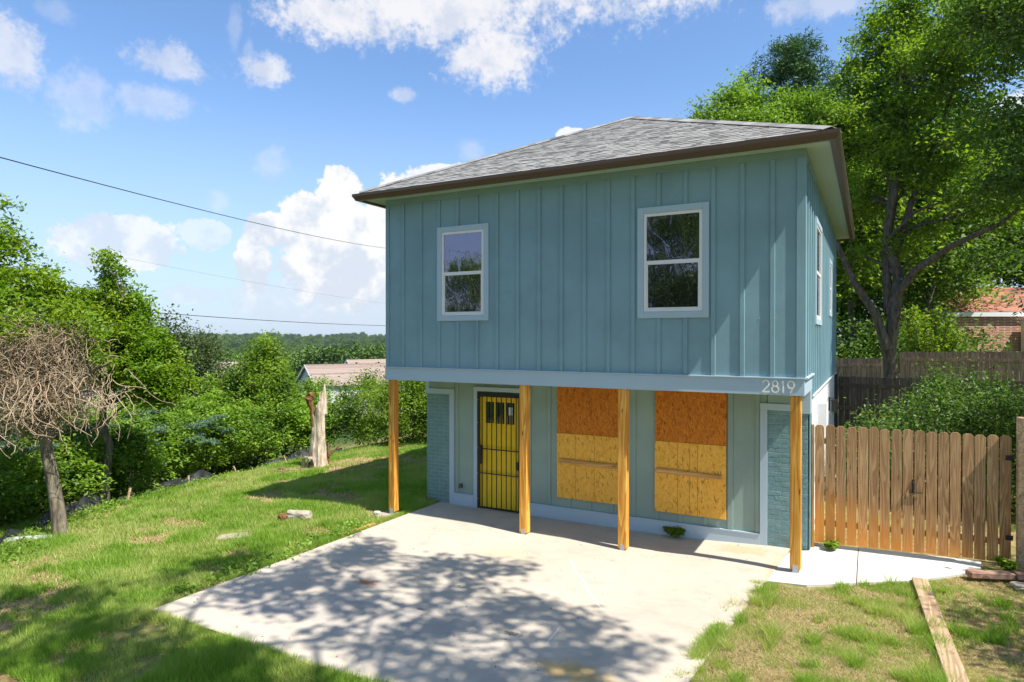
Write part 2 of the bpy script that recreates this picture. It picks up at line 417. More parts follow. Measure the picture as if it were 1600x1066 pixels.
def leaf(name, a, b_, c_=None, trans=.4, gloss=.06, nscale=.8):
    m, t, bs = newmat(name); bs_ = bs; t.n.remove(bs_)
    o = t.n['Material Output']
    ri = t.new('ShaderNodeNewGeometry').outputs['Random Per Island']
    col = t.mix(ri, (*a, 1), (*b_, 1))
    if c_: col = t.mix(t.smooth(t.noise(pos(t), nscale, 3), .42, .62), col, (*c_, 1))
    d = t.new('ShaderNodeBsdfDiffuse'); t.l.new(col, d.inputs[0])
    tr = t.new('ShaderNodeBsdfTranslucent'); t.l.new(t.mix(1., col, (1.25, 1.3, .5, 1), 'MULTIPLY'), tr.inputs[0])
    gl = t.new('ShaderNodeBsdfGlossy'); gl.inputs['Roughness'].default_value = .55; gl.inputs[0].default_value = (.9, .95, .9, 1)
    m1 = t.new('ShaderNodeMixShader'); m1.inputs[0].default_value = trans; t.l.new(d.outputs[0], m1.inputs[1]); t.l.new(tr.outputs[0], m1.inputs[2])
    m2 = t.new('ShaderNodeMixShader'); m2.inputs[0].default_value = gloss; t.l.new(m1.outputs[0], m2.inputs[1]); t.l.new(gl.outputs[0], m2.inputs[2])
    t.l.new(m2.outputs[0], o.inputs[0]); return m
GRASS = leaf('grass_blades', (.16, .30, .035), (.35, .50, .08), (.42, .48, .15), .45, .01)
STRAW = leaf('dry_grass', (.42, .32, .15), (.55, .44, .24), None, .2, .02)
LF_BRIGHT = leaf('bright_leaves', (.05, .12, .008), (.33, .45, .03), (.16, .29, .015), .5, .02)
LF_MID = leaf('mid_green_leaves', (.025, .07, .008), (.20, .33, .03), (.25, .37, .04), .55, .02)
LF_HEDGE = leaf('hedge_leaves', (.045, .11, .012), (.23, .37, .04), (.25, .40, .05), .45, .02)
LF_DARK = leaf('dark_leaves', (.04, .10, .014), (.15, .25, .035), None, .38, .025)
LF_DULL = leaf('dull_leaves', (.06, .095, .04), (.12, .165, .06), None, .35, .02)
LF_PINE = leaf('pine_needles', (.030, .085, .016), (.085, .18, .03), None, .15, .05)
LF_CEDAR = leaf('blue_cedar', (.09, .17, .10), (.17, .27, .17), None, .25, .01)
LF_FAR = leaf('woodland_leaves', (.08, .15, .022), (.14, .23, .035), (.05, .10, .02), .25, .02, .05)

def bark(name, a, b_):
    m, t, bs = newmat(name); p = pos(t)
    n = t.noise(t.scale(p, (16, 16, 3)), 1, 6, .7); n2 = t.noise(p, 3, 3)
    col = t.mix(t.smooth(n, .35, .65), (*a, 1), (*b_, 1)); col = t.mix(t.math('MULTIPLY', t.smooth(n2, .5, .7), .3), col, (.20, .22, .15, 1))
    t.l.new(col, bs.inputs['Base Color']); bs.inputs['Roughness'].default_value = .95; bs.inputs['Specular IOR Level'].default_value = .1
    bump(t, bs, n, .8, .03); return m
BARK = bark('grey_bark', (.075, .062, .048), (.19, .165, .13))
BARKT = bark('tan_bark', (.095, .078, .055), (.27, .23, .165))
VINE = bark('dry_vine', (.28, .195, .12), (.52, .41, .28))
DEAD = bark('bare_dead_wood', (.42, .30, .19), (.74, .66, .53))
ROT = bark('rotten_wood', (.10, .05, .022), (.27, .14, .06))

def glass(name, tint, refl):
    m, t, bs = newmat(name); p = obj_co(t); o = t.n['Material Output']
    bs.inputs['Base Color'].default_value = (.012, .014, .013, 1); bs.inputs['Roughness'].default_value = .05
    gl = t.new('ShaderNodeBsdfGlossy'); gl.inputs[0].default_value = (*tint, 1); gl.inputs['Roughness'].default_value = .015
    b = t.new('ShaderNodeBump'); b.inputs['Strength'].default_value = .35; b.inputs['Distance'].default_value = .02
    t.put(b.inputs['Height'], t.noise(t.scale(p, (2.2, 2.2, 1.1)), 1, 2, .5, 1.2)); t.l.new(b.outputs[0], gl.inputs['Normal'])
    mx = t.new('ShaderNodeMixShader'); mx.inputs[0].default_value = refl
    t.l.new(bs.outputs[0], mx.inputs[1]); t.l.new(gl.outputs[0], mx.inputs[2]); t.l.new(mx.outputs[0], o.inputs[0]); return m
GLASS = glass('window_glass', (.74, .68, .92), .24)
GLASSD = glass('door_glass', (.5, .6, .55), .12)

# ------------------------------------------------------------ the ground sheet
def ground_sheet():
    def axis(lo, hi, c0, n):
        u = np.linspace(-1, 1, n)
        k = 9.0
        s = np.sinh(k * u) / math.sinh(k)
        return np.where(s < 0, c0 + s * (c0 - lo), c0 + s * (hi - c0))
    xs = axis(-2500, 2500, -2.0, 261); ys = axis(-2500, 2500, 0.5, 261)
    Xg, Yg = np.meshgrid(xs, ys, indexing='ij'); Zg = g(Xg, Yg)
    on = (Xg > .5) & (Xg < 7.0 - (1.3 - Yg) * .095) & (Yg > -4.9) & (Yg < 1.3)
    Zg = np.where(on, -.16, Zg)
    n = len(xs); V = np.stack([Xg, Yg, Zg], -1).reshape(-1, 3)
    idx = np.arange(n * n).reshape(n, n)
    F = np.stack([idx[:-1, :-1], idx[1:, :-1], idx[1:, 1:], idx[:-1, 1:]], -1).reshape(-1, 4)
    me = bpy.data.meshes.new('ground'); me.from_pydata(V.tolist(), [], F.tolist()); me.update()
    me.polygons.foreach_set('use_smooth', [True] * len(me.polygons))
    tagit(link('ground', me, SOIL), kind='structure')
ground_sheet()
def slab():
    def zz(x): return SLAB_Z + .07 * float(sstep(x, 5.2, 7.0))
    xs = [0, .1, .3, .5, .7, .8, .85, .9, .95, 1.0]
    mb = MB(); front = []; back = []
    for u in np.linspace(0, 1, 24):
        xb = .44 + u * (7.12 - .44); xf = .36 + u * (6.52 - .36)
        back.append((xb, 1.30, zz(xb))); front.append((xf, -5.0 + .03*math.sin(u*9), zz(xf + .3)))
    i = 0
    for k in range(23):
        mb.poly([front[k], front[k+1], back[k+1], back[k]])
    e = front + back[::-1]
    for k in range(len(e)):
        a = e[k]; b = e[(k+1) % len(e)]
        mb.poly([(a[0], a[1], -.3), (b[0], b[1], -.3), b, a])
    tagit(mb.build('driveway', SLAB), kind='structure')
    # newer raised walk running past the post to the gate, in two pours
    for poly in ([(6.86, -.44), (7.45, -.46), (8.02, -.06), (8.02, 1.62), (7.30, 1.62), (7.36, 1.1), (7.12, 1.02)],
                 [(8.032, -.05), (8.70, .40), (9.55, 1.28), (9.62, 1.78), (8.032, 1.66)]):
        m2 = MB(); m2.poly([(x, y, 0. if x > 7.3 else -.015 if x > 7 else -.045) for x, y in poly])
        for k in range(len(poly)):
            a = poly[k]; b = poly[(k+1) % len(poly)]
            za = 0. if a[0] > 7.3 else -.015 if a[0] > 7 else -.045; zb = 0. if b[0] > 7.3 else -.015 if b[0] > 7 else -.045
            m2.poly([(a[0], a[1], -.3), (b[0], b[1], -.3), (b[0], b[1], zb), (a[0], a[1], za)])
        tagit(m2.build('walkway', WALK), kind='structure')
slab()

# ------------------------------------------------------------ the house
W, DP, S = 7.37, 9.38, 1.141
EZ = 5.905; OV = .458
house = thing('house', (0, 0, -.1), 'two storey teal board and batten house numbered 2819 with boarded ground floor windows', 'house')
def hp(mb, name, mat, bevel=0, label=None, parent=None, smooth=False):
    o = mb.build(name, mat, parent or house, smooth, bevel)
    if label: o['label'] = label
    return o
# walls
hp(MB().box(0, W, 0, .12, 2.60, EZ), 'front_wall', SIDING)
hp(MB().box(W - .12, W, .123, 1.14, 2.72, EZ).box(W - .12, W, 1.143, DP, 2.36, EZ), 'side_wall', SIDING)
hp(MB().box(0, .12, .123, 1.14, 2.72, EZ).box(0, .12, 1.143, DP, 2.36, EZ), 'side_wall', SIDING)
hp(MB().box(.123, W - .123, DP - .12, DP, 0, EZ), 'rear_wall', SIDING)
hp(MB().box(.03, W - .03, .2, DP - .2, 2.52, 2.6), 'porch_ceiling', SOFFIT)
hp(MB().box(.70, 6.74, S + .02, S + .14, -.2, 2.52), 'ground_floor_wall', GSIDE)
hp(MB().box(W - .14, W - .02, S + .15, DP, -.2, 2.34), 'ground_floor_wall', WHITEP)
hp(MB().box(.05, .15, S + .15, DP, -.4, 2.34), 'ground_floor_wall', GSIDE)
# battens upstairs, front: cut round the windows
win = [(1.20, 2.29), (4.99, 6.08)]
for k in range(1, 18):
    x = k * .4094; hw = .032
    segs = [(2.722, 5.80)]
    for a, b in win:
        if a - .02 < x < b + .02: segs = [(2.722, 3.578), (5.292, 5.80)]
    for z0, z1 in segs: hp(MB().box(x - hw, x + hw, -.024, 0, z0, z1), 'batten', SIDING, .004)
hp(MB().box(-.004, .075, -.024, 0, 2.722, 5.80), 'corner_board', SIDING, .002)
hp(MB().box(W - .095, W + .022, -.024, 0, 2.722, 5.80), 'corner_board', SIDING, .002)
hp(MB().box(0, W + .022, -.022, 0, 5.803, 5.903), 'frieze_board', SIDING, .002)
# battens right side
swin = [(1.90, 3.35, 3.50, 5.28), (6.0, 7.0, 3.75, 5.02)]
for k in range(0, 23):
    y = .10 + k * .4094
    if y > DP - .08: break
    z0 = 2.722 if y < 1.15 else 2.372
    segs = [(z0, 5.80)]
    for a, b, c0, c1 in swin:
        if a - .03 < y < b + .03: segs = [(z0, c0 - .002), (c1 + .002, 5.80)]
    for z0, z1 in segs: hp(MB().box(W, W + .024, y - .032, y + .032, z0, z1), 'batten', SIDING, .004)
hp(MB().box(W, W + .022, .003, DP, 5.803, 5.903), 'frieze_board', SIDING)
hp(MB().box(W, W + .022, DP - .07, DP + .02, 2.372, 5.80), 'corner_board', SIDING)
for k in range(0, 23):
    y = .10 + k * .4094
    if y < DP - .08: hp(MB().box(-.02, 0, y - .032, y + .032, 2.722 if y < 1.15 else 2.372, 5.80), 'batten', SIDING)
# beam and drip cap
hp(MB().box(-.012, W + .012, -.03, .02, 2.468, 2.698), 'beam_board', TRIM, .003)
hp(MB().box(-.03, W + .03, -.05, -.0005, 2.70, 2.72), 'drip_cap', TRIM, .002)
hp(MB().box(W - .03, W + .012, .022, S + .22, 2.468, 2.698), 'beam_board', TRIM, .003)
hp(MB().box(W + .0005, W + .05, -.0, S + .22, 2.70, 2.72), 'drip_cap', TRIM)
hp(MB().box(-.012, .03, .022, S + .2, 2.468, 2.698), 'beam_board', TRIM, .003)
hp(MB().box(W + .0005, W + .035, S + .225, DP + .01, 2.345, 2.368), 'drip_cap', VINYL)
hp(MB().box(.031, W - .031, .021, .16, 2.50, 2.59), 'beam_core', POSTW)
# soffit, fascia, gutter
hp(MB().box(-OV + .127, W + OV - .127, -OV + .127, -.023, EZ, EZ + .02)
   .box(W + .023, W + OV - .127, -.0225, DP + OV - .127, EZ, EZ + .02).box(-OV + .127, -.001, -.0225, DP + OV - .127, EZ, EZ + .02)
   .box(0, W + .02, DP + .001, DP + OV - .127, EZ, EZ + .02), 'soffit', SOFFIT)
hp(MB().box(-OV + .117, W + OV - .117, -OV + .112, -OV + .127, 5.88, 5.985)
   .box(W + OV - .127, W + OV - .112, -OV + .129, DP + OV - .127, 5.88, 5.985)
   .box(-OV + .112, -OV + .127, -OV + .129, DP + OV - .127, 5.88, 5.985)
   .box(-OV + .117, W + OV - .117, DP + OV - .127, DP + OV - .112, 5.88, 5.985), 'fascia_board', GUTTER)
prof = [(.0, 0), (-.065, 0), (-.075, .02), (-.095, .055), (-.112, .075), (-.112, .122), (-.104, .122), (-.104, .08), (-.006, .01), (0, .01)]
def gut(p0, p1, outv):
    # mitred K style gutter; outv is the outward direction
    mb = MB(); o = Vector(outv); p0 = Vector(p0); p1 = Vector(p1); al = (p1 - p0).normalized()
    def fn(p, e):
        d = -p[0]; q = (p0 if e == 0 else p1) + o * d + Vector((0, 0, p[1]))
        return q + al * (d if e == 1 else -d)
    mb.prism(prof, fn); return mb
zg = 5.872; q = OV - .112
hp(gut((-q, -q, zg), (W + q, -q, zg), (0, -1, 0)), 'gutter', GUTTER)
hp(gut((W + q, -q, zg), (W + q, DP + q, zg), (1, 0, 0)), 'gutter', GUTTER)
hp(gut((W + q, DP + q, zg), (-q, DP + q, zg), (0, 1, 0)), 'gutter', GUTTER)
hp(gut((-q, DP + q, zg), (-q, -q, zg), (-1, 0, 0)), 'gutter', GUTTER)
# roof
e0 = OV - .045; run = W / 2 + e0; zr0, zr1 = 5.992, 7.985
x0, x1, y0, y1 = -e0, W + e0, -e0, DP + e0; xm = W / 2
A, B, C_, D_ = (x0, y0, zr0), (x1, y0, zr0), (x1, y1, zr0), (x0, y1, zr0)
E1, E2 = (xm, y0 + run, zr1), (xm, y1 - run, zr1)
mb = MB(); mb.poly([A, B, E1]); mb.poly([B, C_, E2, E1]); mb.poly([C_, D_, E2]); mb.poly([D_, A, E1, E2]); mb.poly([D_, C_, B, A])
hp(mb, 'roof', paint('roof_underlay', (.12, .11, .10), .9))
cam_p = Vector(cam.location)
sl = math.hypot(run, zr1 - zr0); nco = 33; ex = sl / nco
shs = []
def face(origin, along, up, length, full):
    along = Vector(along); up = Vector(up).normalized(); nrm = along.cross(up).normalized()
    if nrm.z < 0: nrm = -nrm
    for r_ in range(nco):
        s0 = r_ * ex; cut = run * (s0 + ex * 1.25) / sl
        a = cut; b = length - cut; x = a + (-.3 + random.random() * .25)
        x = max(x, a)
        while x < b - .02:
            wd = random.choice((.10, .14, .17, .21)); xe = min(x + wd, b)
            c0 = Vector(origin) + along * ((x + xe) / 2) + up * (s0 + ex * .62)
            lift = .009 + random.random() * .006
            shs.append((c0 + nrm * lift, along * ((xe - x) / 2 - .002), (up * (ex * .72) - nrm * .005), nrm * .004, full))
            x = xe
up_f = Vector((0, run, zr1 - zr0)); up_r = Vector((-run, 0, zr1 - zr0)); up_l = Vector((run, 0, zr1 - zr0)); up_b = Vector((0, -run, zr1 - zr0))
face(A, (1, 0, 0), up_f, x1 - x0, True)
face(B, (0, 1, 0), up_r, y1 - y0, False); face(D_, (0, -1, 0), up_l, y1 - y0, False); face(C_, (-1, 0, 0), up_b, x1 - x0, False)
ff = sorted([s for s in shs if s[4]], key=lambda s: (s[0] - cam_p).length)
near = ff[:290]; ids = set(map(id, near))
for s in near:
    hp(MB().obox(s[0], s[1], s[2], s[3]), 'shingle', SHINGLE)
mb = MB()
for s in shs:
    if id(s) not in ids: mb.obox(s[0], s[1], s[2], s[3])
o = hp(mb, 'shingle', SHINGLE); o['kind'] = 'stuff'
mb = MB()
def cap_line(p, q_, n):
    p = Vector(p); q_ = Vector(q_); p = p.lerp(q_, .014 if abs((q_ - p).z) > .1 else 0); d = (q_ - p); side = d.cross(Vector((0, 0, 1))).normalized(); u = side.cross(d).normalized()
    hipdrop = .45 if abs(d.z) > .1 else .6
    for k in range(n):
        c0 = p + d * ((k + .5) / n) + Vector((0, 0, .016))
        for sg in (-1, 1):
            mb.obox(c0 + side * sg * .075 + Vector((0, 0, .010 - .5 * .066 * hipdrop)), d / n * .52, side * .078 * sg - Vector((0, 0, .066 * hipdrop)), Vector((0, 0, .004)))
for p, q_, n in ((A, E1, 36), (B, E1, 30), (C_, E2, 30), (D_, E2, 30), (E1, E2, 12)): cap_line(p, q_, n)
o = hp(mb, 'ridge_cap', SHINGLE)
# rubber vent collar near the ridge top
hp(MB().tube([(3.72, 3.95, 7.93), (3.72, 3.95, 8.06)], .09, 12), 'ridge_vent', BLACK)

def upper_window(x0, x1, z0, z1, y=0., axis='x'):
    """trim frame, white vinyl frame, two sashes"""
    fr = MB()
    def bx(m, a, b, d0, d1, c0, c1):
        if axis == 'x': m.box(a, b, y + d0, y + d1, c0, c1)
        else: m.box(y - d1, y - d0, a, b, c0, c1)
        return m
    tw = .095
    root = hp(bx(bx(bx(bx(MB(), x0, x0 + tw, -.034, -.0005, z0, z1), x1 - tw, x1, -.034, -.0005, z0, z1), x0 + tw + .001, x1 - tw - .001, -.034, -.0005, z0, z0 + tw), x0 + tw + .001, x1 - tw - .001, -.034, -.0005, z1 - tw, z1),
              'window', TRIM, .002)
    a, b, c0, c1 = x0 + tw + .002, x1 - tw - .002, z0 + tw + .002, z1 - tw - .002; fw = .045
    m = MB(); bx(m, a, a + fw, -.022, -.004, c0, c1); bx(m, b - fw, b, -.022, -.004, c0, c1); bx(m, a + fw + .001, b - fw - .001, -.022, -.004, c0, c0 + fw); bx(m, a + fw + .001, b - fw - .001, -.022, -.004, c1 - fw, c1)
    hp(m, 'window_frame', VINYL, .002, parent=root)
    mid = (c0 + c1) / 2
    m = MB(); bx(m, a + fw + .001, b - fw - .001, -.018, -.003, mid - .03, mid + .03); 
    bx(m, a + fw + .001, a + fw + .02, -.014, -.003, c0 + fw, mid - .031); bx(m, b - fw - .02, b - fw - .001, -.014, -.003, c0 + fw, mid - .031)
    bx(m, a + fw + .021, b - fw - .021, -.014, -.003, c0 + fw + .001, c0 + fw + .02)
    hp(m, 'sash', VINYL, .001, parent=root)
    m = MB(); bx(m, a + fw, b - fw, -.0085, -.0015, mid + .031, c1 - fw); hp(m, 'pane', GLASS, parent=root)
    m = MB(); bx(m, a + fw + .021, b - fw - .021, -.0055, -.001, c0 + fw + .021, mid - .031); hp(m, 'pane', GLASS, parent=root)
    return root
upper_window(1.20, 2.29, 3.58, 5.29)
upper_window(4.99, 6.08, 3.58, 5.29)
for a, b, c0, c1 in swin: upper_window(a, b, c0, c1, W + 0, 'y')

# ground floor front: corner bricks, trims
def brick_panel(xa, xb, z0, z1):
    hp(MB().box(xa, xb, S + .004, S + .14, z0, z1), 'brick_backing', JOINT)
    row = 0; z = z0 + .004
    while z < z1 - .03:
        x = xa - (.1 if row % 2 else 0); zt = min(z + .064, z1 - .002)
        while x < xb - .012:
            a = max(x, xa + .003); b = min(x + .198, xb - .003)
            if b - a > .02:
                j = random.random() * .003; ang = (random.random() - .5) * .004
                m = MB().box(a, b, S - .001 - j, S + .006, z + ang, zt + ang)
                hp(m, 'brick', BRICK, .004)
            x += .21
        z += .0755; row += 1
brick_panel(.12, .69, -.22, 2.13)
brick_panel(6.752, 7.335, -.12, 2.13)
hp(MB().box(.10, .692, S + .141, S + .5, -.25, 2.13), 'brick_return', BRICK)
hp(MB().box(W - .018, W - .0, S + .001, S + .5, -.15, 2.13), 'brick_return', BRICK)
hp(MB().box(.692, .80, S - .022, S + .018, -.13, 2.129), 'trim_board', TRIM, .002)
hp(MB().box(.10, .80, S - .024, S + .018, 2.131, 2.235), 'trim_board', TRIM, .002)
hp(MB().box(.10, .19, S - .026, S + .018, 2.237, 2.55), 'corner_board', TRIM, .002)
hp(MB().box(.192, .80, S, S + .018, 2.237, 2.52), 'siding_panel', GSIDE)
hp(MB().box(6.64, 6.75, S - .022, S + .018, -.06, 2.129), 'trim_board', TRIM, .002)
hp(MB().box(6.64, W - .001, S - .024, S + .018, 2.131, 2.235), 'trim_board', TRIM, .002)
hp(MB().box(7.24, W + .006, S - .03, S + .3, 2.1, 2.465), 'trim_board', TRIM, .002)
hp(MB().box(6.75, 7.238, S, S + .018, 2.237, 2.52), 'siding_panel', GSIDE)
hp(MB().box(W - .018, W + .004, S + .302, S + 1.5, 1.2, 2.338), 'trim_board', WHITEP, .002)
# base board
for a, b in ((.802, 1.27), (2.462, 6.638)):
    hp(MB().box(a, b, S - .03, S + .018, -.13, .145), 'base_board', TRIM, .002)
    hp(MB().box(a, b, S - .038, S - .031, .13, .15), 'drip_cap', TRIM)
# battens below
for k in range(2, 17):
    x = .05 + k * .4094
    if x < .8 or 1.24 < x < 2.47 or x > 6.63: continue
    z0 = .152
    if 3.08 < x < 4.29 or 4.92 < x < 6.14: segs = [(z0, .36)]
    else: segs = [(z0, 2.5)]
    for a, b in segs: hp(MB().box(x - .032, x + .032, S, S + .02, a, b), 'batten', GSIDE, .002)
for x in (1.28 + .2, 1.28 + .61, 1.28 + .95, .46, 6.99): hp(MB().box(x - .032, x + .032, S - .001, S + .02, 2.31 if .8 < x < 6 else 2.237, 2.5), 'batten', GSIDE)
hp(MB().box(6.14, 6.20, S - .002, S + .02, .152, 2.5), 'batten', GSIDE)
# casing round the entrance
hp(MB().box(1.272, 1.362, S - .028, S + .018, -.09, 2.218).box(2.37, 2.46, S - .028, S + .018, -.09, 2.218).box(1.272, 2.46, S - .03, S + .018, 2.22, 2.305), 'door_casing', TRIM, .002)
hp(MB().box(1.364, 1.40, S - .04, S + .01, -.085, 2.15).box(2.332, 2.368, S - .04, S + .01, -.085, 2.15).box(1.364, 2.368, S - .04, S + .01, 2.152, 2.20), 'security_door_frame', BLACK, .002)
hp(MB().box(1.40, 2.33, S - .03, S + .016, -.10, -.052), 'threshold', paint('worn_sill', (.45, .42, .36), .6))
# yellow door
door = hp(MB().box(1.405, 2.33, S + .002, S + .0165, -.05, 2.15), 'entrance_door', YELLOW, .002)
def dp(m, n, mat, bv=0): return hp(m, n, mat, bv, parent=door)
for a, b in ((1.405, 1.545), (2.19, 2.33)): dp(MB().box(a, b, S - .008, S + .0015, -.048, 2.148), 'door_stile', YELLOW, .002)
for a, b in ((2.02, 2.148), (1.50, 1.60), (-.048, .20)): dp(MB().box(1.547, 2.188, S - .0075, S + .0015, a, b), 'door_rail', YELLOW, .002)
for a, b in ((1.735, 1.765), (1.965, 1.995)):
    dp(MB().box(a, b, S - .0078, S + .0015, 1.602, 2.018), 'mullion', YELLOW, .002)
for x in (1.82, 1.90): pass
for a, b in ((1.547, 1.733), (1.767, 1.963), (1.997, 2.188)):
    dp(MB().box(a, b, S - .003, S + .001, 1.602, 2.018), 'pane', GLASSD)
dp(MB().box(1.845, 1.89, S - .0078, S + .0015, .202, 1.498), 'mullion', YELLOW, .002)
dp(MB().box(2.06, 2.14, S - .0055, S - .0035, 1.78, 1.93), 'sticker', WHITEP)
dp(MB().box(1.42, 1.47, S - .025, S - .009, .92, 1.12).tube([(1.445, S - .03, 1.05), (1.445, S - .07, 1.05), (1.50, S - .07, 1.05)], .012, 8), 'door_handle', BLACK)
sec = hp(MB().box(1.402, 1.432, S - .062, S - .036, -.07, 2.148).box(2.30, 2.33, S - .062, S - .036, -.07, 2.148).box(1.434, 2.298, S - .062, S - .036, 2.118, 2.148).box(1.434, 2.298, S - .062, S - .036, -.07, -.04), 'security_door', BLACK, .002)
for k in range(8):
    x = 1.434 + (k + .5) * (2.298 - 1.434) / 8
    hp(MB().box(x - .0075, x + .0075, S - .056, S - .041, -.039, 2.117), 'bar', BLACK, parent=sec)
for z in (.62, 1.10): hp(MB().box(1.434, 2.298, S - .060, S - .0565, z - .011, z + .011), 'crossbar', BLACK, parent=sec)
hp(MB().box(1.435, 1.49, S - .085, S - .063, .80, 1.16).tube([(1.462, S - .09, .98), (1.462, S - .13, .98), (1.54, S - .13, .98)], .012, 8), 'lock', BLACK, parent=sec)
hp(MB().box(2.26, 2.31, S - .085, S - .063, .74, .90), 'lock', BLACK, parent=sec)
for z in (.1, .6, 1.1, 1.6, 2.05): hp(MB().tube([(1.382, S - .052, z), (1.382, S - .04, z)], .008, 6), 'screw_head', GREYM, parent=sec)
# dryer vent
v = hp(MB().box(.935, 1.03, S - .012, S + .018, .26, .36), 'vent_hood', GREYM, .004)
hp(MB().prism([(0, 0), (-.055, 0), (-.05, .05), (0, .085)], lambda p, e: (.945 + e * .075, S - .013 + p[0], .268 + p[1])), 'vent_flap', paint('dark_vent', (.08, .09, .09)), parent=v)
# outlet box
# strand board over the two openings
def boarding(xa, xb, zlo, zmid, strips, brace):
    hp(MB().box(xa, xb, S - .028, S - .0165 + .014, zmid + .004, 2.50), 'strand_board', OSBD, .002, 'dark orange stained strand board')
    xs = [xa - .006] + strips + [xb - .004]
    for a, b in zip(xs[:-1], xs[1:]):
        dz = (random.random() - .5) * .004
        hp(MB().box(a + .0025, b - .0025, S - .034, S - .006, zlo + dz, zmid), 'strand_board', OSB, .002)
    bx0, bx1, bz0, bz1 = brace
    m = MB().obox(((bx0 + bx1) / 2, S - .054, (bz0 + bz1) / 2), ((bx1 - bx0) / 2, 0, (bz1 - bz0) / 2), (0, .019, 0), (0, 0, .038))
    br = hp(m, 'brace_board', BRACEW, .003)
    for f_ in (.25, .72):
        x = bx0 + (bx1 - bx0) * f_; z = bz0 + (bz1 - bz0) * f_
        hp(MB().tube([(x, S - .078, z), (x, S - .072, z)], .011, 8), 'screw_head', GREYM, parent=br)
boarding(3.095, 4.285, .325, 1.515, [3.46, 3.83], (3.15, 4.30, 1.01, 1.0))
boarding(4.94, 6.125, .305, 1.51, [5.33, 5.53, 5.66], (4.97, 6.05, 1.015, .985))
# posts
for (px, pz) in ((.115, -.10), (2.965, -.105), (4.735, -.10), (7.265, -.005)):
    p = hp(MB().box(px - .07, px + .07, -.004, .136, pz + .035, 2.466), 'porch_post', POSTW, .006)
    b = MB().box(px - .035, px + .035, -.0085, -.0045, pz, pz + .10).box(px - .035, px + .035, .1365, .1405, pz, pz + .10).box(px - .05, px + .05, -.01, .142, pz - .012, pz + .0)
    b.box(px - .035, px - .027, -.004, .136, pz, pz + .033).box(px + .027, px + .035, -.004, .136, pz, pz + .033)
    hp(b, 'post_base', GREYM, parent=p)
# footing under the left post
bm_f = MB(); n = 14
bm_f.tube([(.0, -.02, -.4), (.0, -.02, -.13), (.0, -.02, -.112)], [.2, .2, .15], 14); hp(bm_f, 'footing', STONE)
# bolts above the number board
for x in (6.28, 6.52, 6.78, 7.0): hp(MB().tube([(x, -.035 if False else -.006, 3.56), (x, .0, 3.56)], .01, 8), 'screw_head', GREYM)
# house number as raised strokes
def arc(cx, cz, rx, rz, a0, a1, n=14): return [(cx + rx * math.cos(R(a0 + (a1 - a0) * k / n)), cz + rz * math.sin(R(a0 + (a1 - a0) * k / n))) for k in range(n + 1)]
CREAMN = paint('cream_numerals', (.88, .85, .76), .4, .02)
DIG = {'2': [arc(.5, .72, .42, .28, 165, -25) + [(.06, .02), (.96, .02)]],
       '8': [arc(.5, .75, .34, .25, 90, 450, 20), arc(.5, .26, .44, .26, 90, 450, 20)],
       '1': [[(.22, .82), (.55, 1.0), (.55, 0)]],
       '9': [arc(.5, .68, .40, .31, 0, 360, 20), [(.86, .55), (.40, .0)]]}
numx = 6.825
for ch, wd in zip('2819', (.105, .10, .06, .105)):
    m = MB()
    for st in DIG[ch]:
        pts = [(numx + p[0] * wd, p[1] * .165 + 2.508) for p in st]
        for si, (a, b) in enumerate(zip(pts[:-1], pts[1:])):
            yy = -.0350 - .00035 * si - (.0002 if st is DIG[ch][-1] else 0)
            va = Vector((a[0], yy, a[1])); vb = Vector((b[0], yy, b[1])); d = (vb - va)
            if d.length < 1e-5: continue
            nrm = Vector((-d.z, 0, d.x)).normalized()
            m.obox((va + vb) / 2, d / 2 + d.normalized() * .003, Vector((0, .0040, 0)), nrm * .0100)
    hp(m, 'house_number', CREAMN, 0, 'white raised numeral ' + ch)
    numx += wd + .022
# right side fittings
mb = MB().box(W + .001, W + .16, 2.55, 2.85, 1.75, 2.15); hp(mb, 'meter_box', WHITEP, .006)
m = MB().box(W - .019, W + .02, 1.75, 1.84, .9, 1.95).box(W - .019, W + .02, 2.36, 2.45, .9, 1.95).box(W - .019, W + .02, 1.842, 2.358, 1.86, 1.95).box(W - .019, W + .02, 1.842, 2.358, .9, .98)
wn = hp(m, 'window', VINYL, .002); hp(MB().box(W - .019, W - .002, 1.843, 2.357, .982, 1.858), 'pane', GLASS, parent=wn)
hp(MB().tube([(W + .05, 2.75, .1), (W + .05, 2.75, 1.42), (W + .05, 2.80, 1.5), (W - .03, 2.9, 1.52)], .06, 10), 'vent_pipe', VINYL, smooth=True)
hp(MB().box(W + .01, W + .09, DP - .75, DP - .67, -.1, 2.34), 'downspout', BLACK, .004)
l = hp(MB().box(W + .0, W + .03, 6.2, 6.32, 1.65, 1.95), 'wall_lantern', BLACK, .003)
hp(MB().box(W + .06, W + .17, 6.2, 6.32, 1.62, 1.64).box(W + .05, W + .18, 6.19, 6.33, 1.86, 1.90).box(W + .06, W + .17, 6.2, 6.21, 1.64, 1.86).box(W + .031, W + .10, 6.25, 6.27, 1.92, 1.94), 'lantern_cage', BLACK, parent=l)
hp(MB().tube([(W + .115, 6.265, 1.645), (W + .115, 6.265, 1.855)], .035, 10), 'lantern_glass', VINYL, parent=l)

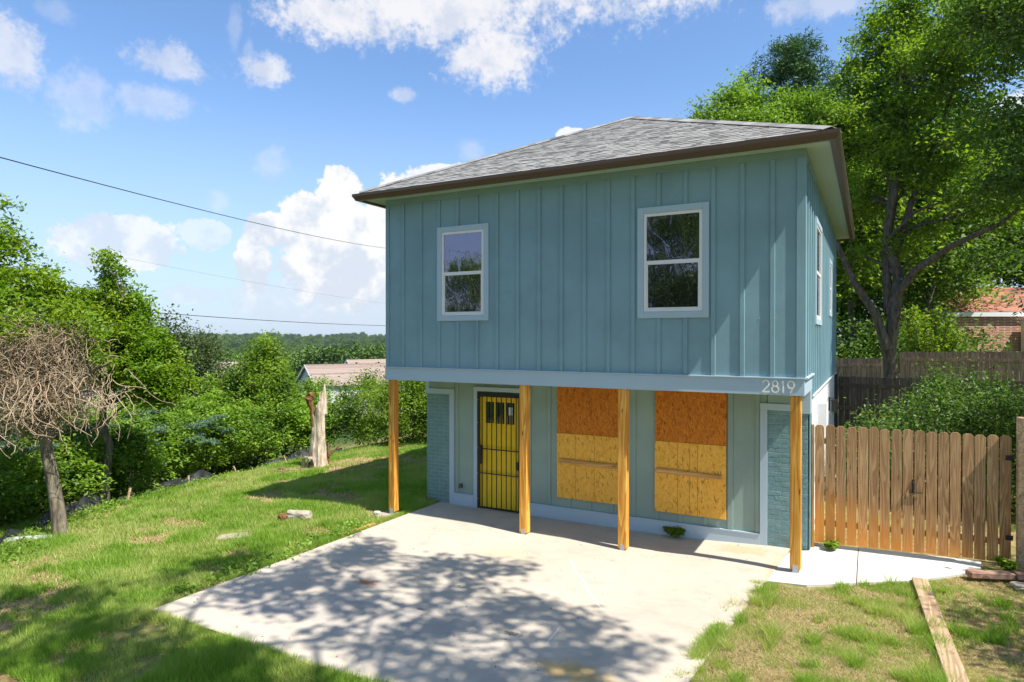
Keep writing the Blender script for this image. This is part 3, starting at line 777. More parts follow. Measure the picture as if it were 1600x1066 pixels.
# ------------------------------------------------------------ picket gate fence
gate = thing('picket_fence', (8.7, 1.45, 0), 'new tan dog ear picket fence and gate with black latch right of the house', 'fence')
F0 = Vector((7.415, 1.36, 0)); F1 = Vector((9.94, 1.55, 0)); fd = (F1 - F0).normalized(); fn_ = Vector((fd.y, -fd.x, 0))
NP = 17; pitch = (F1 - F0).length / NP
for k in range(NP):
    c0 = F0 + fd * (pitch * (k + .5)); hw = .0660
    zb = .075 + .004 * math.sin(k * 2.1) + .0015 * k; zt = 1.915 + .008 * math.sin(k * 1.7) - .0016 * k
    pr = [(-hw, zb), (hw, zb), (hw, zt - .035), (hw - .032, zt), (-hw + .032, zt), (-hw, zt - .035)]
    lean = (random.random() - .5) * .006
    m = MB().prism(pr, lambda p, e: c0 + fd * (p[0] + lean * p[1]) + fn_ * (.0 - e * .016) + Vector((0, 0, p[1])))
    m.build('picket', PICKW, gate, bevel=.002)
for z in (.38, 1.06, 1.66):
    for a, b in ((0., pitch * 9.45), (pitch * 9.55, pitch * 17)):
        c0 = F0 + fd * ((a + b) / 2) - fn_ * .036 + Vector((0, 0, z))
        MB().obox(c0, fd * ((b - a) / 2 - .004), fn_ * .019, Vector((0, 0, .042))).build('rail', PICKW, gate)
for a, za, zb in ((pitch * 9.45 + .03, .2, 1.8),):
    pass
MB().obox(F0 - fd * .022 + fn_ * .01 + Vector((0, 0, .96)), fd * .019, fn_ * .04, Vector((0, 0, .96))).build('hanging_post', PICKW, gate, bevel=.003)
lc = F0 + fd * (pitch * 8.97) + fn_ * .001
lt = MB().obox(lc + Vector((0, 0, 1.07)) + fn_ * .004, fd * .016, fn_ * .004, Vector((0, 0, .10))).build('latch', BLACK, gate)
MB().tube([lc + fn_ * .012 + Vector((0, 0, 1.15)), lc + fn_ * .045 + Vector((0, 0, 1.12)), lc + fn_ * .045 + Vector((0, 0, 1.03)), lc + fn_ * .012 + Vector((0, 0, 1.0))], .009, 8).build('latch_handle', BLACK, lt)
MB().tube([lc + fn_ * .02 - fd * .06 + Vector((0, 0, .985)), lc + fn_ * .02 + fd * .11 + Vector((0, 0, .985))], .010, 8).build('latch_bolt', BLACK, lt)
for z in (.45, 1.58):
    c1 = F1 + fn_ * .006 + Vector((0, 0, z)); MB().obox(c1 - fd * .03, fd * .045, fn_ * .003, Vector((0, 0, .035))).build('hinge', BLACK, gate)
fp = thing('fence_post', (10.04, 1.47, 0), 'thick square timber post at the right edge, end of the picket fence', 'post')
MB().box(9.985, 10.125, 1.40, 1.54, -.2, 2.17).build('post_shaft', PLANKW, fp, bevel=.006)
MB().box(10.13, 10.17, 1.42, 1.52, -.1, 2.25).build('side_board', DEBRISW, fp, bevel=.004)
fp2 = tagit(MB().box(10.62, 10.66, 1.7, 1.8, -.1, 1.9).build('wooden_fence', PICKW), 'x', 'fence'); bpy.data.objects.remove(fp2)
fp2 = thing('wooden_fence', (13.5, 1.7, 0), 'tan wooden fence beyond the thick timber post', 'fence')
for k in range(40):
    x = 10.7 + k * .148; m_ = MB().box(x - .067, x + .067, 1.70, 1.716, .03 + random.random() * .01, 1.86 + random.random() * .02); m_.build('picket', PICKW, fp2)
for z in (.4, 1.5): MB().box(10.63, 16.6, 1.72, 1.758, z, z + .085).build('rail', PICKW, fp2)
# ------------------------------------------------------------ older board fences behind
def board_fence(name, label, p0, p1, zt0, zt1, zb, mat, step=.145, dog=False):
    p0 = Vector((*p0, 0)); p1 = Vector((*p1, 0)); d = (p1 - p0); n = int(d.length / step); d.normalize(); nn = Vector((d.y, -d.x, 0))
    base = Vector((*((p0 + p1) / 2).xy, float(g(*((p0 + p1) / 2).xy))))
    t = thing(name, base, label, 'fence')
    for k in range(n):
        c0 = p0 + d * (step * (k + .5)); u = (k + .5) / n; zt = zt0 + (zt1 - zt0) * u + (random.random() - .5) * .035
        hw = step / 2 - .003 - random.random() * .004
        zb_ = float(g(c0.x, c0.y)) + .03 if zb is None else zb
        pr = [(-hw, zb_), (hw, zb_), (hw, zt - .03), (hw - .025, zt), (-hw + .025, zt), (-hw, zt - .03)] if dog else [(-hw, zb_), (hw, zb_), (hw, zt), (-hw, zt)]
        off = (random.random() - .5) * .006
        MB().prism(pr, lambda p, e: c0 + d * p[0] + nn * (off - e * .016) + Vector((0, 0, p[1]))).build('fence_board', mat, t)
    for f_ in (.2, .55, .88):
        za = zt0 * f_ + (1 - f_) * float(g(p0.x, p0.y)); zb2 = zt1 * f_ + (1 - f_) * float(g(p1.x, p1.y))
        a = p0 + nn * .03 + Vector((0, 0, za)); b = p1 + nn * .03 + Vector((0, 0, zb2))
        MB().obox((a + b) / 2, (b - a) / 2, nn * .019, Vector((0, 0, .045))).build('rail', mat, t)
    return t
board_fence('board_fence', 'dark weathered board fence with rails, behind the big shrub', (7.42, 10.15), (13.5, 9.35), 2.21, 2.23, None, DARKW)
board_fence('board_fence', 'grey brown dog ear fence crossed by the big tree trunk', (6.2, 15.9), (9.0, 15.62), 2.52, 2.58, None, OLDW, dog=True)
board_fence('board_fence', 'taller grey brown board fence in front of the brick house', (9.05, 15.6), (13.2, 14.6), 2.79, 2.85, None, OLDW)

# ------------------------------------------------------------ brick house, far right
def brickmat():
    m, t, bs = newmat('red_brick_wall'); o = pos(t)
    mp = t.new('ShaderNodeMapping'); t.l.new(o, mp.inputs[0]); mp.inputs['Rotation'].default_value = (R(90), 0, 0)
    sp = t.new('ShaderNodeSeparateXYZ'); t.l.new(o, sp.inputs[0]); cb = t.new('ShaderNodeCombineXYZ')
    t.put(cb.inputs[0], t.math('SUBTRACT', sp.outputs[0], t.math('MULTIPLY', sp.outputs[1], 1.0))); t.put(cb.inputs[1], sp.outputs[2])
    b = t.new('ShaderNodeTexBrick'); t.l.new(cb.outputs[0], b.inputs[0]); b.inputs['Scale'].default_value = 1.
    b.inputs['Brick Width'].default_value = .30; b.inputs['Row Height'].default_value = .085; b.inputs['Mortar Size'].default_value = .014; b.inputs['Mortar Smooth'].default_value = .1
    b.inputs['Color1'].default_value = (.46, .15, .085, 1); b.inputs['Color2'].default_value = (.34, .10, .055, 1); b.inputs['Mortar'].default_value = (.62, .50, .38, 1)
    t.l.new(b.outputs[0], bs.inputs['Base Color']); bs.inputs['Roughness'].default_value = .9
    bump(t, bs, b.outputs['Fac'], -.5, .02); return m
RBRICK = brickmat()
REDROOF = paint('red_brown_roof', (.36, .16, .11), .9, .18, 20, .4)
bh = thing('brick_house', (16, 32, 1.5), 'red brick house with red brown shingle roof seen past the trees at right', 'house')
ax = Vector((math.cos(R(26)), math.sin(R(26)), 0)); ay = Vector((-ax.y, ax.x, 0)); O = Vector((11.65, 30.7, 0))
def L2(x, y, z): return O + ax * x + ay * y + Vector((0, 0, z))
def lbox(x0, x1, y0, y1, z0, z1):
    return MB().obox(L2((x0+x1)/2, (y0+y1)/2, (z0+z1)/2), ax*((x1-x0)/2), ay*((y1-y0)/2), Vector((0, 0, (z1-z0)/2)))
lbox(0, 9, 0, 5, .8, 4.45).build('brick_wall', RBRICK, bh)
MB().prism([(-.0, 4.45), (5, 4.45), (2.5, 5.75)], lambda p, e: L2(e * 9, p[0], p[1])).build('gable_wall', RBRICK, bh)
def slope(y0, z0, y1, z1, n0, x0=-.25, x1=9.2):
    a = L2(x0, y0, z0); b = L2(x1, y0, z0); c_ = L2(x1, y1, z1); d = L2(x0, y1, z1)
    m = MB(); m.poly([a, b, c_, d]); m.poly([v - Vector((0, 0, .12)) for v in (d, c_, b, a)])
    for p, q_ in ((a, b), (b, c_), (c_, d), (d, a)): m.poly([p - Vector((0, 0, .12)), q_ - Vector((0, 0, .12)), q_, p])
    return m.build(n0, REDROOF, bh)
slope(-.12, 4.55, 2.5, 5.98, 'roof'); slope(5.35, 4.55, 2.5, 5.98, 'roof')
REDSH = shingle_mat('red_brown_shingle', (.24, .10, .07), (.36, .155, .10), (.44, .21, .15))
m = MB()
for k in range(22):
    f_ = k / 22; x = -.25
    while x < 9.2:
        xe = min(x + random.uniform(.25, .45), 9.2); cc_ = L2((x + xe) / 2, -.12 + 2.62 * (f_ + .023), 4.565 + 1.43 * (f_ + .023)) + Vector((0, 0, .012 + random.random() * .012))
        m.obox(cc_, ax * ((xe - x) / 2 - .004), (ay * 2.62 + Vector((0, 0, 1.43))) / 44, Vector((0, 0, .008))); x = xe
m.build('shingle_courses', REDSH, bh)
lbox(-.1, 9.2, -.18, -.125, 4.34, 4.56).build('fascia_board', WHITEP, bh)
for s_ in ((-.12, 2.5), (5.35, 2.5)):
    a = L2(-.27, s_[0], 4.45); b = L2(-.27, s_[1], 5.90); MB().obox((a+b)/2, (b-a)/2, ax*.03, Vector((0, 0, .12))).build('rake_board', WHITEP, bh)
lbox(-.35, -.002, .5, 1.05, 3.3, 3.9).build('air_conditioner', GREYM, bh)
lbox(3.6, 8.0, -1.8, -.2, .6, 4.1).build('white_addition', WHITEP, bh)
for zq in np.arange(1.4, 4.2, .2): lbox(3.58, 8.0, -1.84, -1.805, zq, zq + .19).build('siding_board', WHITEP, bh)

# ------------------------------------------------------------ neighbouring houses down the slope at left
PALER = shingle_mat('pale_brown_shingle', (.27, .205, .165), (.33, .255, .21), (.38, .30, .255))
CREAM = paint('cream_siding', (.55, .55, .50), .6); TAN = paint('tan_siding', (.50, .42, .26), .7)
def gable_house(label, org, ang, wd, ln, hz, rise, roofm, wallm, windows=(), over=.35):
    h = thing('house', org, label, 'house'); O = Vector(org)
    ax = Vector((math.cos(R(ang)), math.sin(R(ang)), 0)); ay = Vector((-ax.y, ax.x, 0))   # ax along ridge, ay across
    P = lambda x, y, z: O + ax*x + ay*y + Vector((0, 0, z))
    MB().prism([(-wd/2, -3.), (wd/2, -3.), (wd/2, hz), (0, hz + rise), (-wd/2, hz)], lambda p, e: P(e*ln, p[0], p[1])).build('wall', wallm, h)
    for sg in (-1, 1):
        yo = sg*(wd/2 + over); zo = hz - rise*over/(wd/2); nr = 14
        rows = MB()
        for k in range(nr):                   # courses as thin steps
            f0, f1 = k/nr, (k+1)/nr
            a = (yo*(1-f0), zo + (hz+rise+.08-zo)*f0); b = (yo*(1-f1), zo + (hz+rise+.08-zo)*f1)
            rows.poly([P(-over, a[0], a[1]+.03), P(ln+over, a[0], a[1]+.03), P(ln+over, b[0], b[1]), P(-over, b[0], b[1])])
            rows.poly([P(-over, a[0], a[1]-.02), P(ln+over, a[0], a[1]-.02), P(ln+over, a[0], a[1]+.03), P(-over, a[0], a[1]+.03)])
        rows.build('roof', roofm, h)
        for xx in (-over, ln + over):
            a = P(xx, yo, zo - .1); b = P(xx, 0, hz + rise - .04); MB().obox((a+b)/2, (b-a)/2, ax*.04, Vector((0, 0, .11))).build('rake_board', WHITEP, h)
    for (y, z, w_, hh) in windows:
        f_ = MB().obox(P(-.03, y, z), ax*.04, ay*(w_/2), Vector((0, 0, hh/2))).build('window', WHITEP, h)
        MB().obox(P(-.075, y, z + hh*.24), ax*.01, ay*(w_/2-.1), Vector((0, 0, hh*.19))).build('pane', GLASSD, f_)
        MB().obox(P(-.075, y, z - hh*.24), ax*.01, ay*(w_/2-.1), Vector((0, 0, hh*.19))).build('pane', GLASSD, f_)
    return h
h1 = gable_house('cream gabled house with small white window and pale brown roof, left of the teal house', (-48.3, 44.8, -3.0), 62, 7.4, 15, 1.05, 2.0, PALER, CREAM, ((.3, .2, 1.1, 1.7),))
for x, z in ((3.0, .35), (5.8, .35), (8.6, .35)): MB().tube([Vector((-48.3, 44.8, -3)) + Vector((math.cos(R(62)), math.sin(R(62)), 0)) * x + Vector((0, 0, 2.8)), Vector((-48.3, 44.8, -3)) + Vector((math.cos(R(62)), math.sin(R(62)), 0)) * x + Vector((0, 0, 3.25))], .12, 6).build('roof_vent', BLACK, h1)
gable_house('pale roofed house directly behind the cream gabled house', (-50.3, 53.9, -3.0), 62, 8, 12, 1.1, 2.2, PALER, CREAM)
gable_house('house with broad pinkish roof between the dull tree and the round bush', (-65.2, 46.2, -3.0), 45, 9, 6, .5, 2.5, PALER, CREAM)
gable_house('tan walled house with grey brown roof at the left edge behind the vine tree', (-44.5, 11.6, -4.0), 75, 9, 12, 1.6, 2.0, shingle_mat('grey_brown_shingle', (.25, .22, .20), (.30, .27, .25), (.35, .32, .30)), TAN)
gable_house('house glimpsed through the bright green tree with a pale rake board', (-41.3, 14.6, -4.2), 75, 6, 4.5, 1.2, 1.9, PALER, CREAM)

# ------------------------------------------------------------ leaves and trees
def leaf_quads(cent, n_per, spread, size, flat=.75, seed=0, updir=.5, aspect=.5):
    r = np.random.default_rng(seed); cent = np.asarray(cent, float); N = len(cent) * n_per
    c = np.repeat(cent, n_per, 0) + r.normal(size=(N, 3)) * np.array([spread, spread, spread * flat])
    nrm = r.normal(size=(N, 3)); nrm[:, 2] = np.abs(nrm[:, 2]) + updir; nrm /= np.linalg.norm(nrm, axis=1)[:, None]
    a = r.normal(size=(N, 3)); a -= nrm * (a * nrm).sum(1)[:, None]; a /= np.linalg.norm(a, axis=1)[:, None]
    b = np.cross(nrm, a); s = (size * (.6 + .8 * r.random(N)))[:, None]
    p0 = c - a * s; p2 = c + a * s - nrm * s * .25; p1 = c + b * s * aspect + nrm * s * .18; p3 = c - b * s * aspect + nrm * s * .18
    return np.stack([p0, p1, p2, p3], 1)
def shell_points(blobs_, n, seed, inner=.45, rough=.25):
    r = np.random.default_rng(seed); vol = np.array([b[3] * b[4] * b[5] for b in blobs_]) ** .75; vol /= vol.sum()
    k = r.choice(len(blobs_), n, p=vol); B_ = np.array(blobs_)[k]
    d = r.normal(size=(n, 3)); d /= np.linalg.norm(d, axis=1)[:, None]
    rad = inner + (1 - inner) * r.random(n) ** .6
    rad = rad * (1 - rough + 2 * rough * vnoise(d[:, 0] * 2.3 + k * 7 + 40, d[:, 1] * 2.3 + d[:, 2] * 1.7 + 40))
    return B_[:, :3] + d * rad[:, None] * B_[:, 3:6]
def limb(mb, p, q_, r0, r1, n=7, wig=.12, seed=0, sides=6):
    r = random.Random(seed); p = Vector(p); q_ = Vector(q_); L = (q_ - p).length; pts = []; rad = []
    sag = Vector((0, 0, L * .12))
    for k in range(n + 1):
        u = k / n; pt = p.lerp(q_, u) + sag * math.sin(u * math.pi) * .8
        if 0 < k < n: pt += Vector((r.gauss(0, 1), r.gauss(0, 1), r.gauss(0, .6))) * L * wig * .25
        pts.append(pt); rad.append(r0 + (r1 - r0) * u ** .8)
    mb.tube(pts, rad, sides, cap=False); return pts
def tree(name, label, cat, base, trunk_top, r_base, blobs_, n_clump, n_per, spread, size, lm, bm=BARK, group=None, seed=1, n_limbs=16, flat=.75, inner=.45, updir=.5, fork=None, aspect=.5, gap=None, tmin=.35):
    t = thing(name, base, label, cat, group); base = Vector(base); top = Vector(trunk_top)
    cl = shell_points(blobs_, n_clump, seed, inner)
    if gap is not None: cl = cl[gap(cl)]
    mb = MB(); spine = []; rr = random.Random(seed); n = 9
    for k in range(n + 1):
        u = k / n; pt = base.lerp(top, u) + Vector((rr.gauss(0, 1), rr.gauss(0, 1), 0)) * (top - base).length * .012 * (0 < k)
        if k == 0: pt = pt - Vector((0, 0, .15))
        spine.append(pt)
    rad = [r_base * (1.35 if k == 0 else (1.06 if k == 1 else 1) * (1 - .72 * (k / n) ** 1.2)) for k in range(n + 1)]
    mb.tube(spine, rad, 10, cap=False)
    pickn = np.random.default_rng(seed + 5).choice(len(cl), min(n_limbs, len(cl)), replace=False); nodes = [(p, .03) for p in spine[4:]]
    for j, i_ in enumerate(pickn):
        tgt = Vector(cl[i_]); best = min(range(int(n * tmin), n + 1), key=lambda k: (spine[k] - tgt).length + max(0, spine[k].z - tgt.z + .4) * 1.5)
        r0 = rad[best] * (.42 + .2 * rr.random())
        pts = limb(mb, spine[best], tgt, r0, r0 * .18, 7, .16, seed * 31 + j)
        nodes += [(p, r0 * .3) for p in pts[2:]]
    npnt = np.array([tuple(p[0]) for p in nodes])
    sub = cl[np.random.default_rng(seed + 9).choice(len(cl), min(len(cl), n_limbs * 7), replace=False)]
    for j, c0 in enumerate(sub):
        d = np.linalg.norm(npnt - c0, axis=1); i_ = int(d.argmin())
        if d[i_] > .15: limb(mb, npnt[i_], c0, min(.035, r_base * .15), .006, 4, .2, j, 4)
    mb.build('trunk', bm, t, smooth=True, loc=base)
    V = leaf_quads(cl, n_per, spread, size, flat, seed + 1, updir, aspect); V = V - np.array(base)
    me = fast_mesh(name + '_crown', V, 4); link('crown', me, lm, t, base)
    return t
def copy_thing(src, loc, rz=0, s=1., label=None, group=None):
    c_ = src.copy(); COL.objects.link(c_); c_.location = loc; c_.rotation_euler = (0, 0, rz); c_.scale = (s, s, s)
    for ch in src.children:
        d = ch.copy(); COL.objects.link(d); d.parent = c_
    if label: c_['label'] = label
    if group: c_['group'] = group
    return c_
def gz(x, y): return float(g(x, y))

# left side
tree('broadleaf_tree', 'bright green leafy tree at the left edge, rising above the vine tangle', 'tree', (-8.6, -2.9, gz(-8.6, -2.9)), (-8.2, -2.8, 4.8), .13,
     [(-8.0, -2.9, 4.2, 1.15, 1.2, 1.25), (-8.5, -3.3, 5.6, .7, .9, .95), (-7.35, -2.4, 3.6, .95, 1.0, .8), (-9.3, -4.0, 4.6, 1.3, 1.3, 1.6)], 400, 80, .13, .052, LF_BRIGHT, seed=11, n_limbs=18, aspect=.45)
tree('broadleaf_tree', 'bright yellow green tree with pointed top, right of the vine tangle', 'tree', (-7.6, -1.0, gz(-7.6, -1.0)), (-7.3, -1.1, 3.6), .11,
     [(-7.1, -1.15, 3.4, .85, .95, .8), (-7.05, -1.1, 4.6, .30, .35, .6), (-6.65, -.8, 2.7, .95, .9, .8), (-7.7, -1.6, 2.9, .9, .9, .9), (-6.2, -.4, 2.2, .6, .6, .55), (-7.55, -1.4, 3.9, .45, .5, .5), (-6.7, -.9, 3.9, .4, .4, .5)], 440, 80, .12, .052, LF_BRIGHT, seed=12, n_limbs=18, aspect=.45)
# vine tree
vt = thing('vine_covered_tree', (-4.71, -3.42, -.35), 'leaning tan trunk topped by a dense tangle of dry pale vines', 'tree')
mb = MB(); mb.tube([(-4.70, -3.40, -.6), (-4.71, -3.42, -.35), (-4.76, -3.44, .1), (-4.86, -3.48, .7), (-4.95, -3.52, 1.15), (-5.0, -3.55, 1.6)], [.16, .13, .12, .108, .10, .09], 12)
mb.tube([(-4.99, -3.54, 1.45), (-5.12, -3.62, 1.9), (-5.28, -3.72, 2.5), (-5.3, -3.75, 3.1)], [.10, .085, .06, .03], 8)
mb.tube([(-4.97, -3.52, 1.4), (-4.90, -3.46, 2.0), (-4.7, -3.3, 2.6), (-4.5, -3.2, 3.2)], [.09, .075, .05, .02], 8)
mb.tube([(-4.80, -3.40, 2.3), (-4.2, -3.1, 2.7), (-3.9, -3.0, 2.8)], [.04, .03, .01], 6)
mb.build('trunk', BARKT, vt, smooth=True)
mb = MB(); rv = random.Random(5); CT = Vector((-5.1, -3.68, 2.92))
for k in range(1500):
    while True:
        d = Vector((rv.gauss(0, 1), rv.gauss(0, 1), rv.gauss(0, 1)))
        if d.length > .2: break
    d.normalize(); u = rv.random() ** .45
    bx_ = rv.choice(((-.2, -.1, -.1, .75, .8), (-.25, -.1, .25, .65, .5), (.40, .3, .35, .5, .4), (-.6, -.4, -.5, .7, .6), (.5, .35, -.55, .45, .6), (.0, .0, -.95, .38, .5)))
    p = CT + Vector((bx_[0] + d.x * bx_[3] * u, bx_[1] + d.y * bx_[3] * u, bx_[2] + d.z * bx_[4] * u)); 
    if p.z < 1.3: p.z += .5
    dr = Vector((rv.gauss(0, 1), rv.gauss(0, 1), rv.gauss(-.35, .8))).normalized(); pts = [p.copy()]
    for s_ in range(rv.randint(5, 12)):
        dr = (dr + Vector((rv.gauss(0, .45), rv.gauss(0, .45), rv.gauss(-.18, .42)))).normalized()
        back = (CT - p) * .10
        p = p + dr * rv.uniform(.07, .14) + back * .35; pts.append(p.copy())
    mb.tube(pts, [rv.uniform(.0025, .007)] * len(pts), 3, cap=False)
for k in range(150):     # drooping strands
    p = CT + Vector((rv.gauss(.25, .6), rv.gauss(.1, .6), rv.uniform(-.9, -.1))); pts = [p.copy()]; dr = Vector((rv.gauss(.1, .4), rv.gauss(0, .4), -1)).normalized()
    for s_ in range(rv.randint(6, 11)):
        dr = (dr + Vector((rv.gauss(.04, .4), rv.gauss(0, .4), rv.gauss(-.12, .3)))).normalized(); p = p + dr * .11; pts.append(p.copy())
    mb.tube(pts, [.010 - .0006 * i for i in range(len(pts))], 4, cap=False)
mb.build('vine_tangle', VINE, vt, smooth=True)
gl_ = [(-5.5 + rv.gauss(0, .45), -3.9 + rv.gauss(0, .4), 3.55 + rv.gauss(0, .22)) for _ in range(46)] + [(-4.45 + rv.gauss(0, .25), -3.2 + rv.gauss(0, .25), 3.45 + rv.gauss(0, .2)) for _ in range(16)]
link('leaves', fast_mesh('vine_leaves', leaf_quads(gl_, 40, .10, .045, .8, 19) - np.array([-4.71, -3.42, -.35]), 4), LF_BRIGHT, vt, (-4.71, -3.42, -.35))
tree('dull_tree', 'tall dull grey green tree between the bright tree and the far roofs', 'tree', (-14.0, 5.6, gz(-14, 5.6)), (-13.8, 5.5, 3.0), .14,
     [(-13.7, 5.5, 2.2, 1.1, 1.1, 1.5), (-14.5, 5.0, 3.2, .7, .7, 1.0), (-12.9, 5.9, 1.4, .9, .9, 1.2), (-13.9, 5.2, .6, 1.5, 1.4, 1.0)], 330, 55, .26, .06, LF_DULL, seed=14, n_limbs=26)
tree('round_bush', 'rounded mid green bush tree in front of the cream gabled house', 'tree', (-10.6, 6.4, gz(-10.6, 6.4)), (-10.4, 6.4, 1.6), .08,
     [(-10.6, 6.1, 1.9, .9, .9, 1.0), (-10.5, 6.1, 2.8, .38, .4, .5), (-11.4, 5.7, 1.1, .8, .8, .9), (-10.1, 6.5, .9, .5, .6, .8)], 300, 55, .22, .055, LF_MID, seed=15, n_limbs=14)
tree('leafy_shrub', 'large leafy shrub right of the stump, beside the house corner', 'shrub', (-5.9, 8.6, gz(-5.9, 8.6)), (-5.9, 8.6, .9), .05,
     [(-5.9, 8.5, .65, 1.3, 1.1, 1.15), (-4.6, 8.9, .9, 1.3, 1.1, 1.25), (-7.0, 7.9, .5, 1.0, 1.0, 1.0), (-3.3, 9.6, 1.1, 1.5, 1.1, 1.4), (-6.6, 9.6, 1.3, 1.2, 1.2, 1.1), (-7.6, 8.2, .9, 1.0, 1.0, 1.0), (-5.2, 9.2, 1.7, 1.1, 1.1, .9)], 760, 60, .22, .05, LF_MID, seed=16, n_limbs=18)
tree('thin_tree', 'thin half bare tree behind the round bush', 'tree', (-16.7, 11.5, gz(-16.7, 11.5)), (-16.5, 11.5, 3.0), .06,
     [(-16.6, 11.5, 1.5, .6, .6, 1.5)], 60, 30, .25, .06, LF_DULL, seed=17, n_limbs=12)
# hedge bank
hb = []
HL = [(-4.6, -6.0), (-6.5, -4.6), (-7.2, -3.2), (-8.0, -1.4), (-8.6, .6), (-9.2, 2.6), (-9.1, 4.6), (-8.6, 6.2), (-7.8, 7.5)]
for i_ in range(len(HL) - 1):
    a = np.array(HL[i_]); b = np.array(HL[i_ + 1]); n = 4
    for k in range(n):
        p = a + (b - a) * (k / n); off = np.array([-(b - a)[1], (b - a)[0]]); off = off / np.linalg.norm(off)
        for j, dd in enumerate((0, 1.2, 2.6)):
            q_ = p + off * dd * 1.0 + rng.normal(size=2) * .25; h = [.42, .62, .70][j] + rng.random() * .22
            hb.append((q_[0], q_[1], -.25 + h, .85, .85, h + .25))
V = leaf_quads(shell_points(hb, 2300, 21, .5, .3), 62, .13, .055, .8, 22, 1.3)
V = V[V[:, 0, 2] > g(V[:, 0, 0], V[:, 0, 1]) - .1]
o = link('hedge_bank', fast_mesh('hedge_bank', V, 4), LF_HEDGE); tagit(o, 'bank of dense green undergrowth along the left edge of the lawn', 'undergrowth', kind='stuff')
V = leaf_quads(shell_points([(x * 1.28 - 1.5, y + .6 * (y > 0), z - 1.3, 1.7, 1.7, 1.5) for x, y, z, *_ in hb[::3]], 900, 31, .5, .3), 60, .3, .065, .8, 32)
o = link('slope_thicket', fast_mesh('slope_thicket', V, 4), LF_HEDGE); tagit(o, 'thicket of green brush falling away beyond the hedge bank', 'undergrowth', kind='stuff')
# cedar
cd = thing('blue_cedar', (-9.6, .8, gz(-9.6, .8)), 'feathery blue green cedar boughs poking out above the hedge', 'tree')
mb = MB(); mb.tube([(-9.6, .8, -1.2), (-9.5, .8, 1.0)], [.07, .02], 6); tips = []
def bough(mb, c0, q_, L, n):
    mb.tube([c0, (c0 + q_) / 2 + Vector((0, 0, .07)), q_], [.015, .01, .004], 4, cap=False)
    d = (q_ - c0).normalized()
    for s_ in range(n):
        u = (s_ + .5) / n; p = c0.lerp(q_, u) + Vector((0, 0, .07 * math.sin(u * 3.14)))
        for sg in (-1, 1):
            sd2 = (Vector((-d.y * sg, d.x * sg, .15)) + d * 1.1).normalized(); ll = L * .32 * (1 - u * .7)
            for w_ in range(6): tips.append(tuple(p + sd2 * ll * (w_ + .5) / 6 - Vector((0, 0, .05 * (w_ / 6) ** 2))))
for k in range(42):
    z = rv.uniform(.1, 1.0); a_ = rv.uniform(0, 6.28); L = rv.uniform(.7, 1.3)
    c0 = Vector((-9.3 + rv.uniform(-1.3, 1.1), .6 + rv.uniform(-2.4, 2.6), z)); q_ = c0 + Vector((math.cos(a_) * L, math.sin(a_) * L, rv.uniform(.1, .5)))
    bough(mb, c0, q_, L, 14)
mb.build('trunk', BARK, cd)
link('crown', fast_mesh('cedar_crown', leaf_quads(tips, 5, .035, .05, .5, 25, .2, .2) - np.array([-9.6, .8, gz(-9.6, .8)]), 4), LF_CEDAR, cd, (-9.6, .8, gz(-9.6, .8)))
cd2 = thing('blue_cedar', (-7.9, -3.9, gz(-7.9, -3.9)), 'pale feathery cedar behind the leaning trunk at the left edge', 'tree')
tips = []; mb = MB()
for k in range(26):
    c0 = Vector((-7.9 + rv.uniform(-1., .8), -3.9 + rv.uniform(-1.2, 1.0), rv.uniform(.3, 1.6))); a_ = rv.uniform(0, 6.28); q_ = c0 + Vector((math.cos(a_) * .8, math.sin(a_) * .8, .25))
    bough(mb, c0, q_, .8, 12)
mb.tube([(-7.9, -3.9, -.6), (-7.9, -3.9, 1.4)], [.06, .02], 6); mb.build('trunk', BARK, cd2)
link('crown', fast_mesh('cedar_crown', leaf_quads(tips, 5, .035, .05, .5, 26, .2, .2) - np.array([-7.9, -3.9, gz(-7.9, -3.9)]), 4), LF_CEDAR, cd2, (-7.9, -3.9, gz(-7.9, -3.9)))

# stump
st = thing('dead_stump', (-5.5, 3.69, gz(-5.5, 3.69)), 'tall broken dead tree stump with bleached bare wood, on the lawn edge', 'stump')
zb = gz(-5.5, 3.69); nr = 28; nz = 26; mb = MB()
def stump_pt(u, a_, top):
    flare = .215 + .12 * (1 - u) ** 3.2 - .035 * u
    k_ = 1 + .10 * math.sin(3 * a_ + 1.3 + u * 1.2) + .06 * math.sin(7 * a_ + u * 3) + .05 * math.sin(13 * a_ + 2) * (.4 + .6 * (1 - u)) + .03 * math.sin(u * 21 + a_ * 4)
    return (-5.5 + .05 * u + flare * k_ * math.cos(a_), 3.69 + flare * k_ * math.sin(a_) * .85, zb - .1 + top * u)
tops = []
for j in range(nr):
    a_ = 2 * math.pi * j / nr
    right = max(0, math.cos(a_ + .35)) ; left_ = max(0, math.cos(a_ - math.pi + .3))
    tops.append(1.62 + .58 * right ** 3 + .16 * left_ ** 3 + .10 * math.sin(5.3 * a_) + .05 * math.sin(11 * a_))
for k in range(nz + 1):
    for j in range(nr): mb.v.append(stump_pt(k / nz, 2 * math.pi * j / nr, tops[j]))
for k in range(nz):
    for j in range(nr):
        j2 = (j + 1) % nr; mb.f.append((k*nr+j, k*nr+j2, (k+1)*nr+j2, (k+1)*nr+j))
ci = len(mb.v); mb.v.append((-5.47, 3.69, zb + 1.32))
for j in range(nr): mb.f.append((nz*nr+j, nz*nr+(j+1) % nr, ci))
mb.build('stump_wood', DEAD, st, smooth=False)
mb = MB(); mb.tube([(-5.56, 3.60, zb + 1.15), (-5.60, 3.58, zb + 1.62), (-5.67, 3.55, zb + 1.80), (-5.70, 3.53, zb + 1.92), (-5.62, 3.58, zb + 2.04), (-5.56, 3.6, zb + 2.09)], [.09, .06, .085, .13, .10, .03], 9); mb.build('burnt_knob', ROT, st)
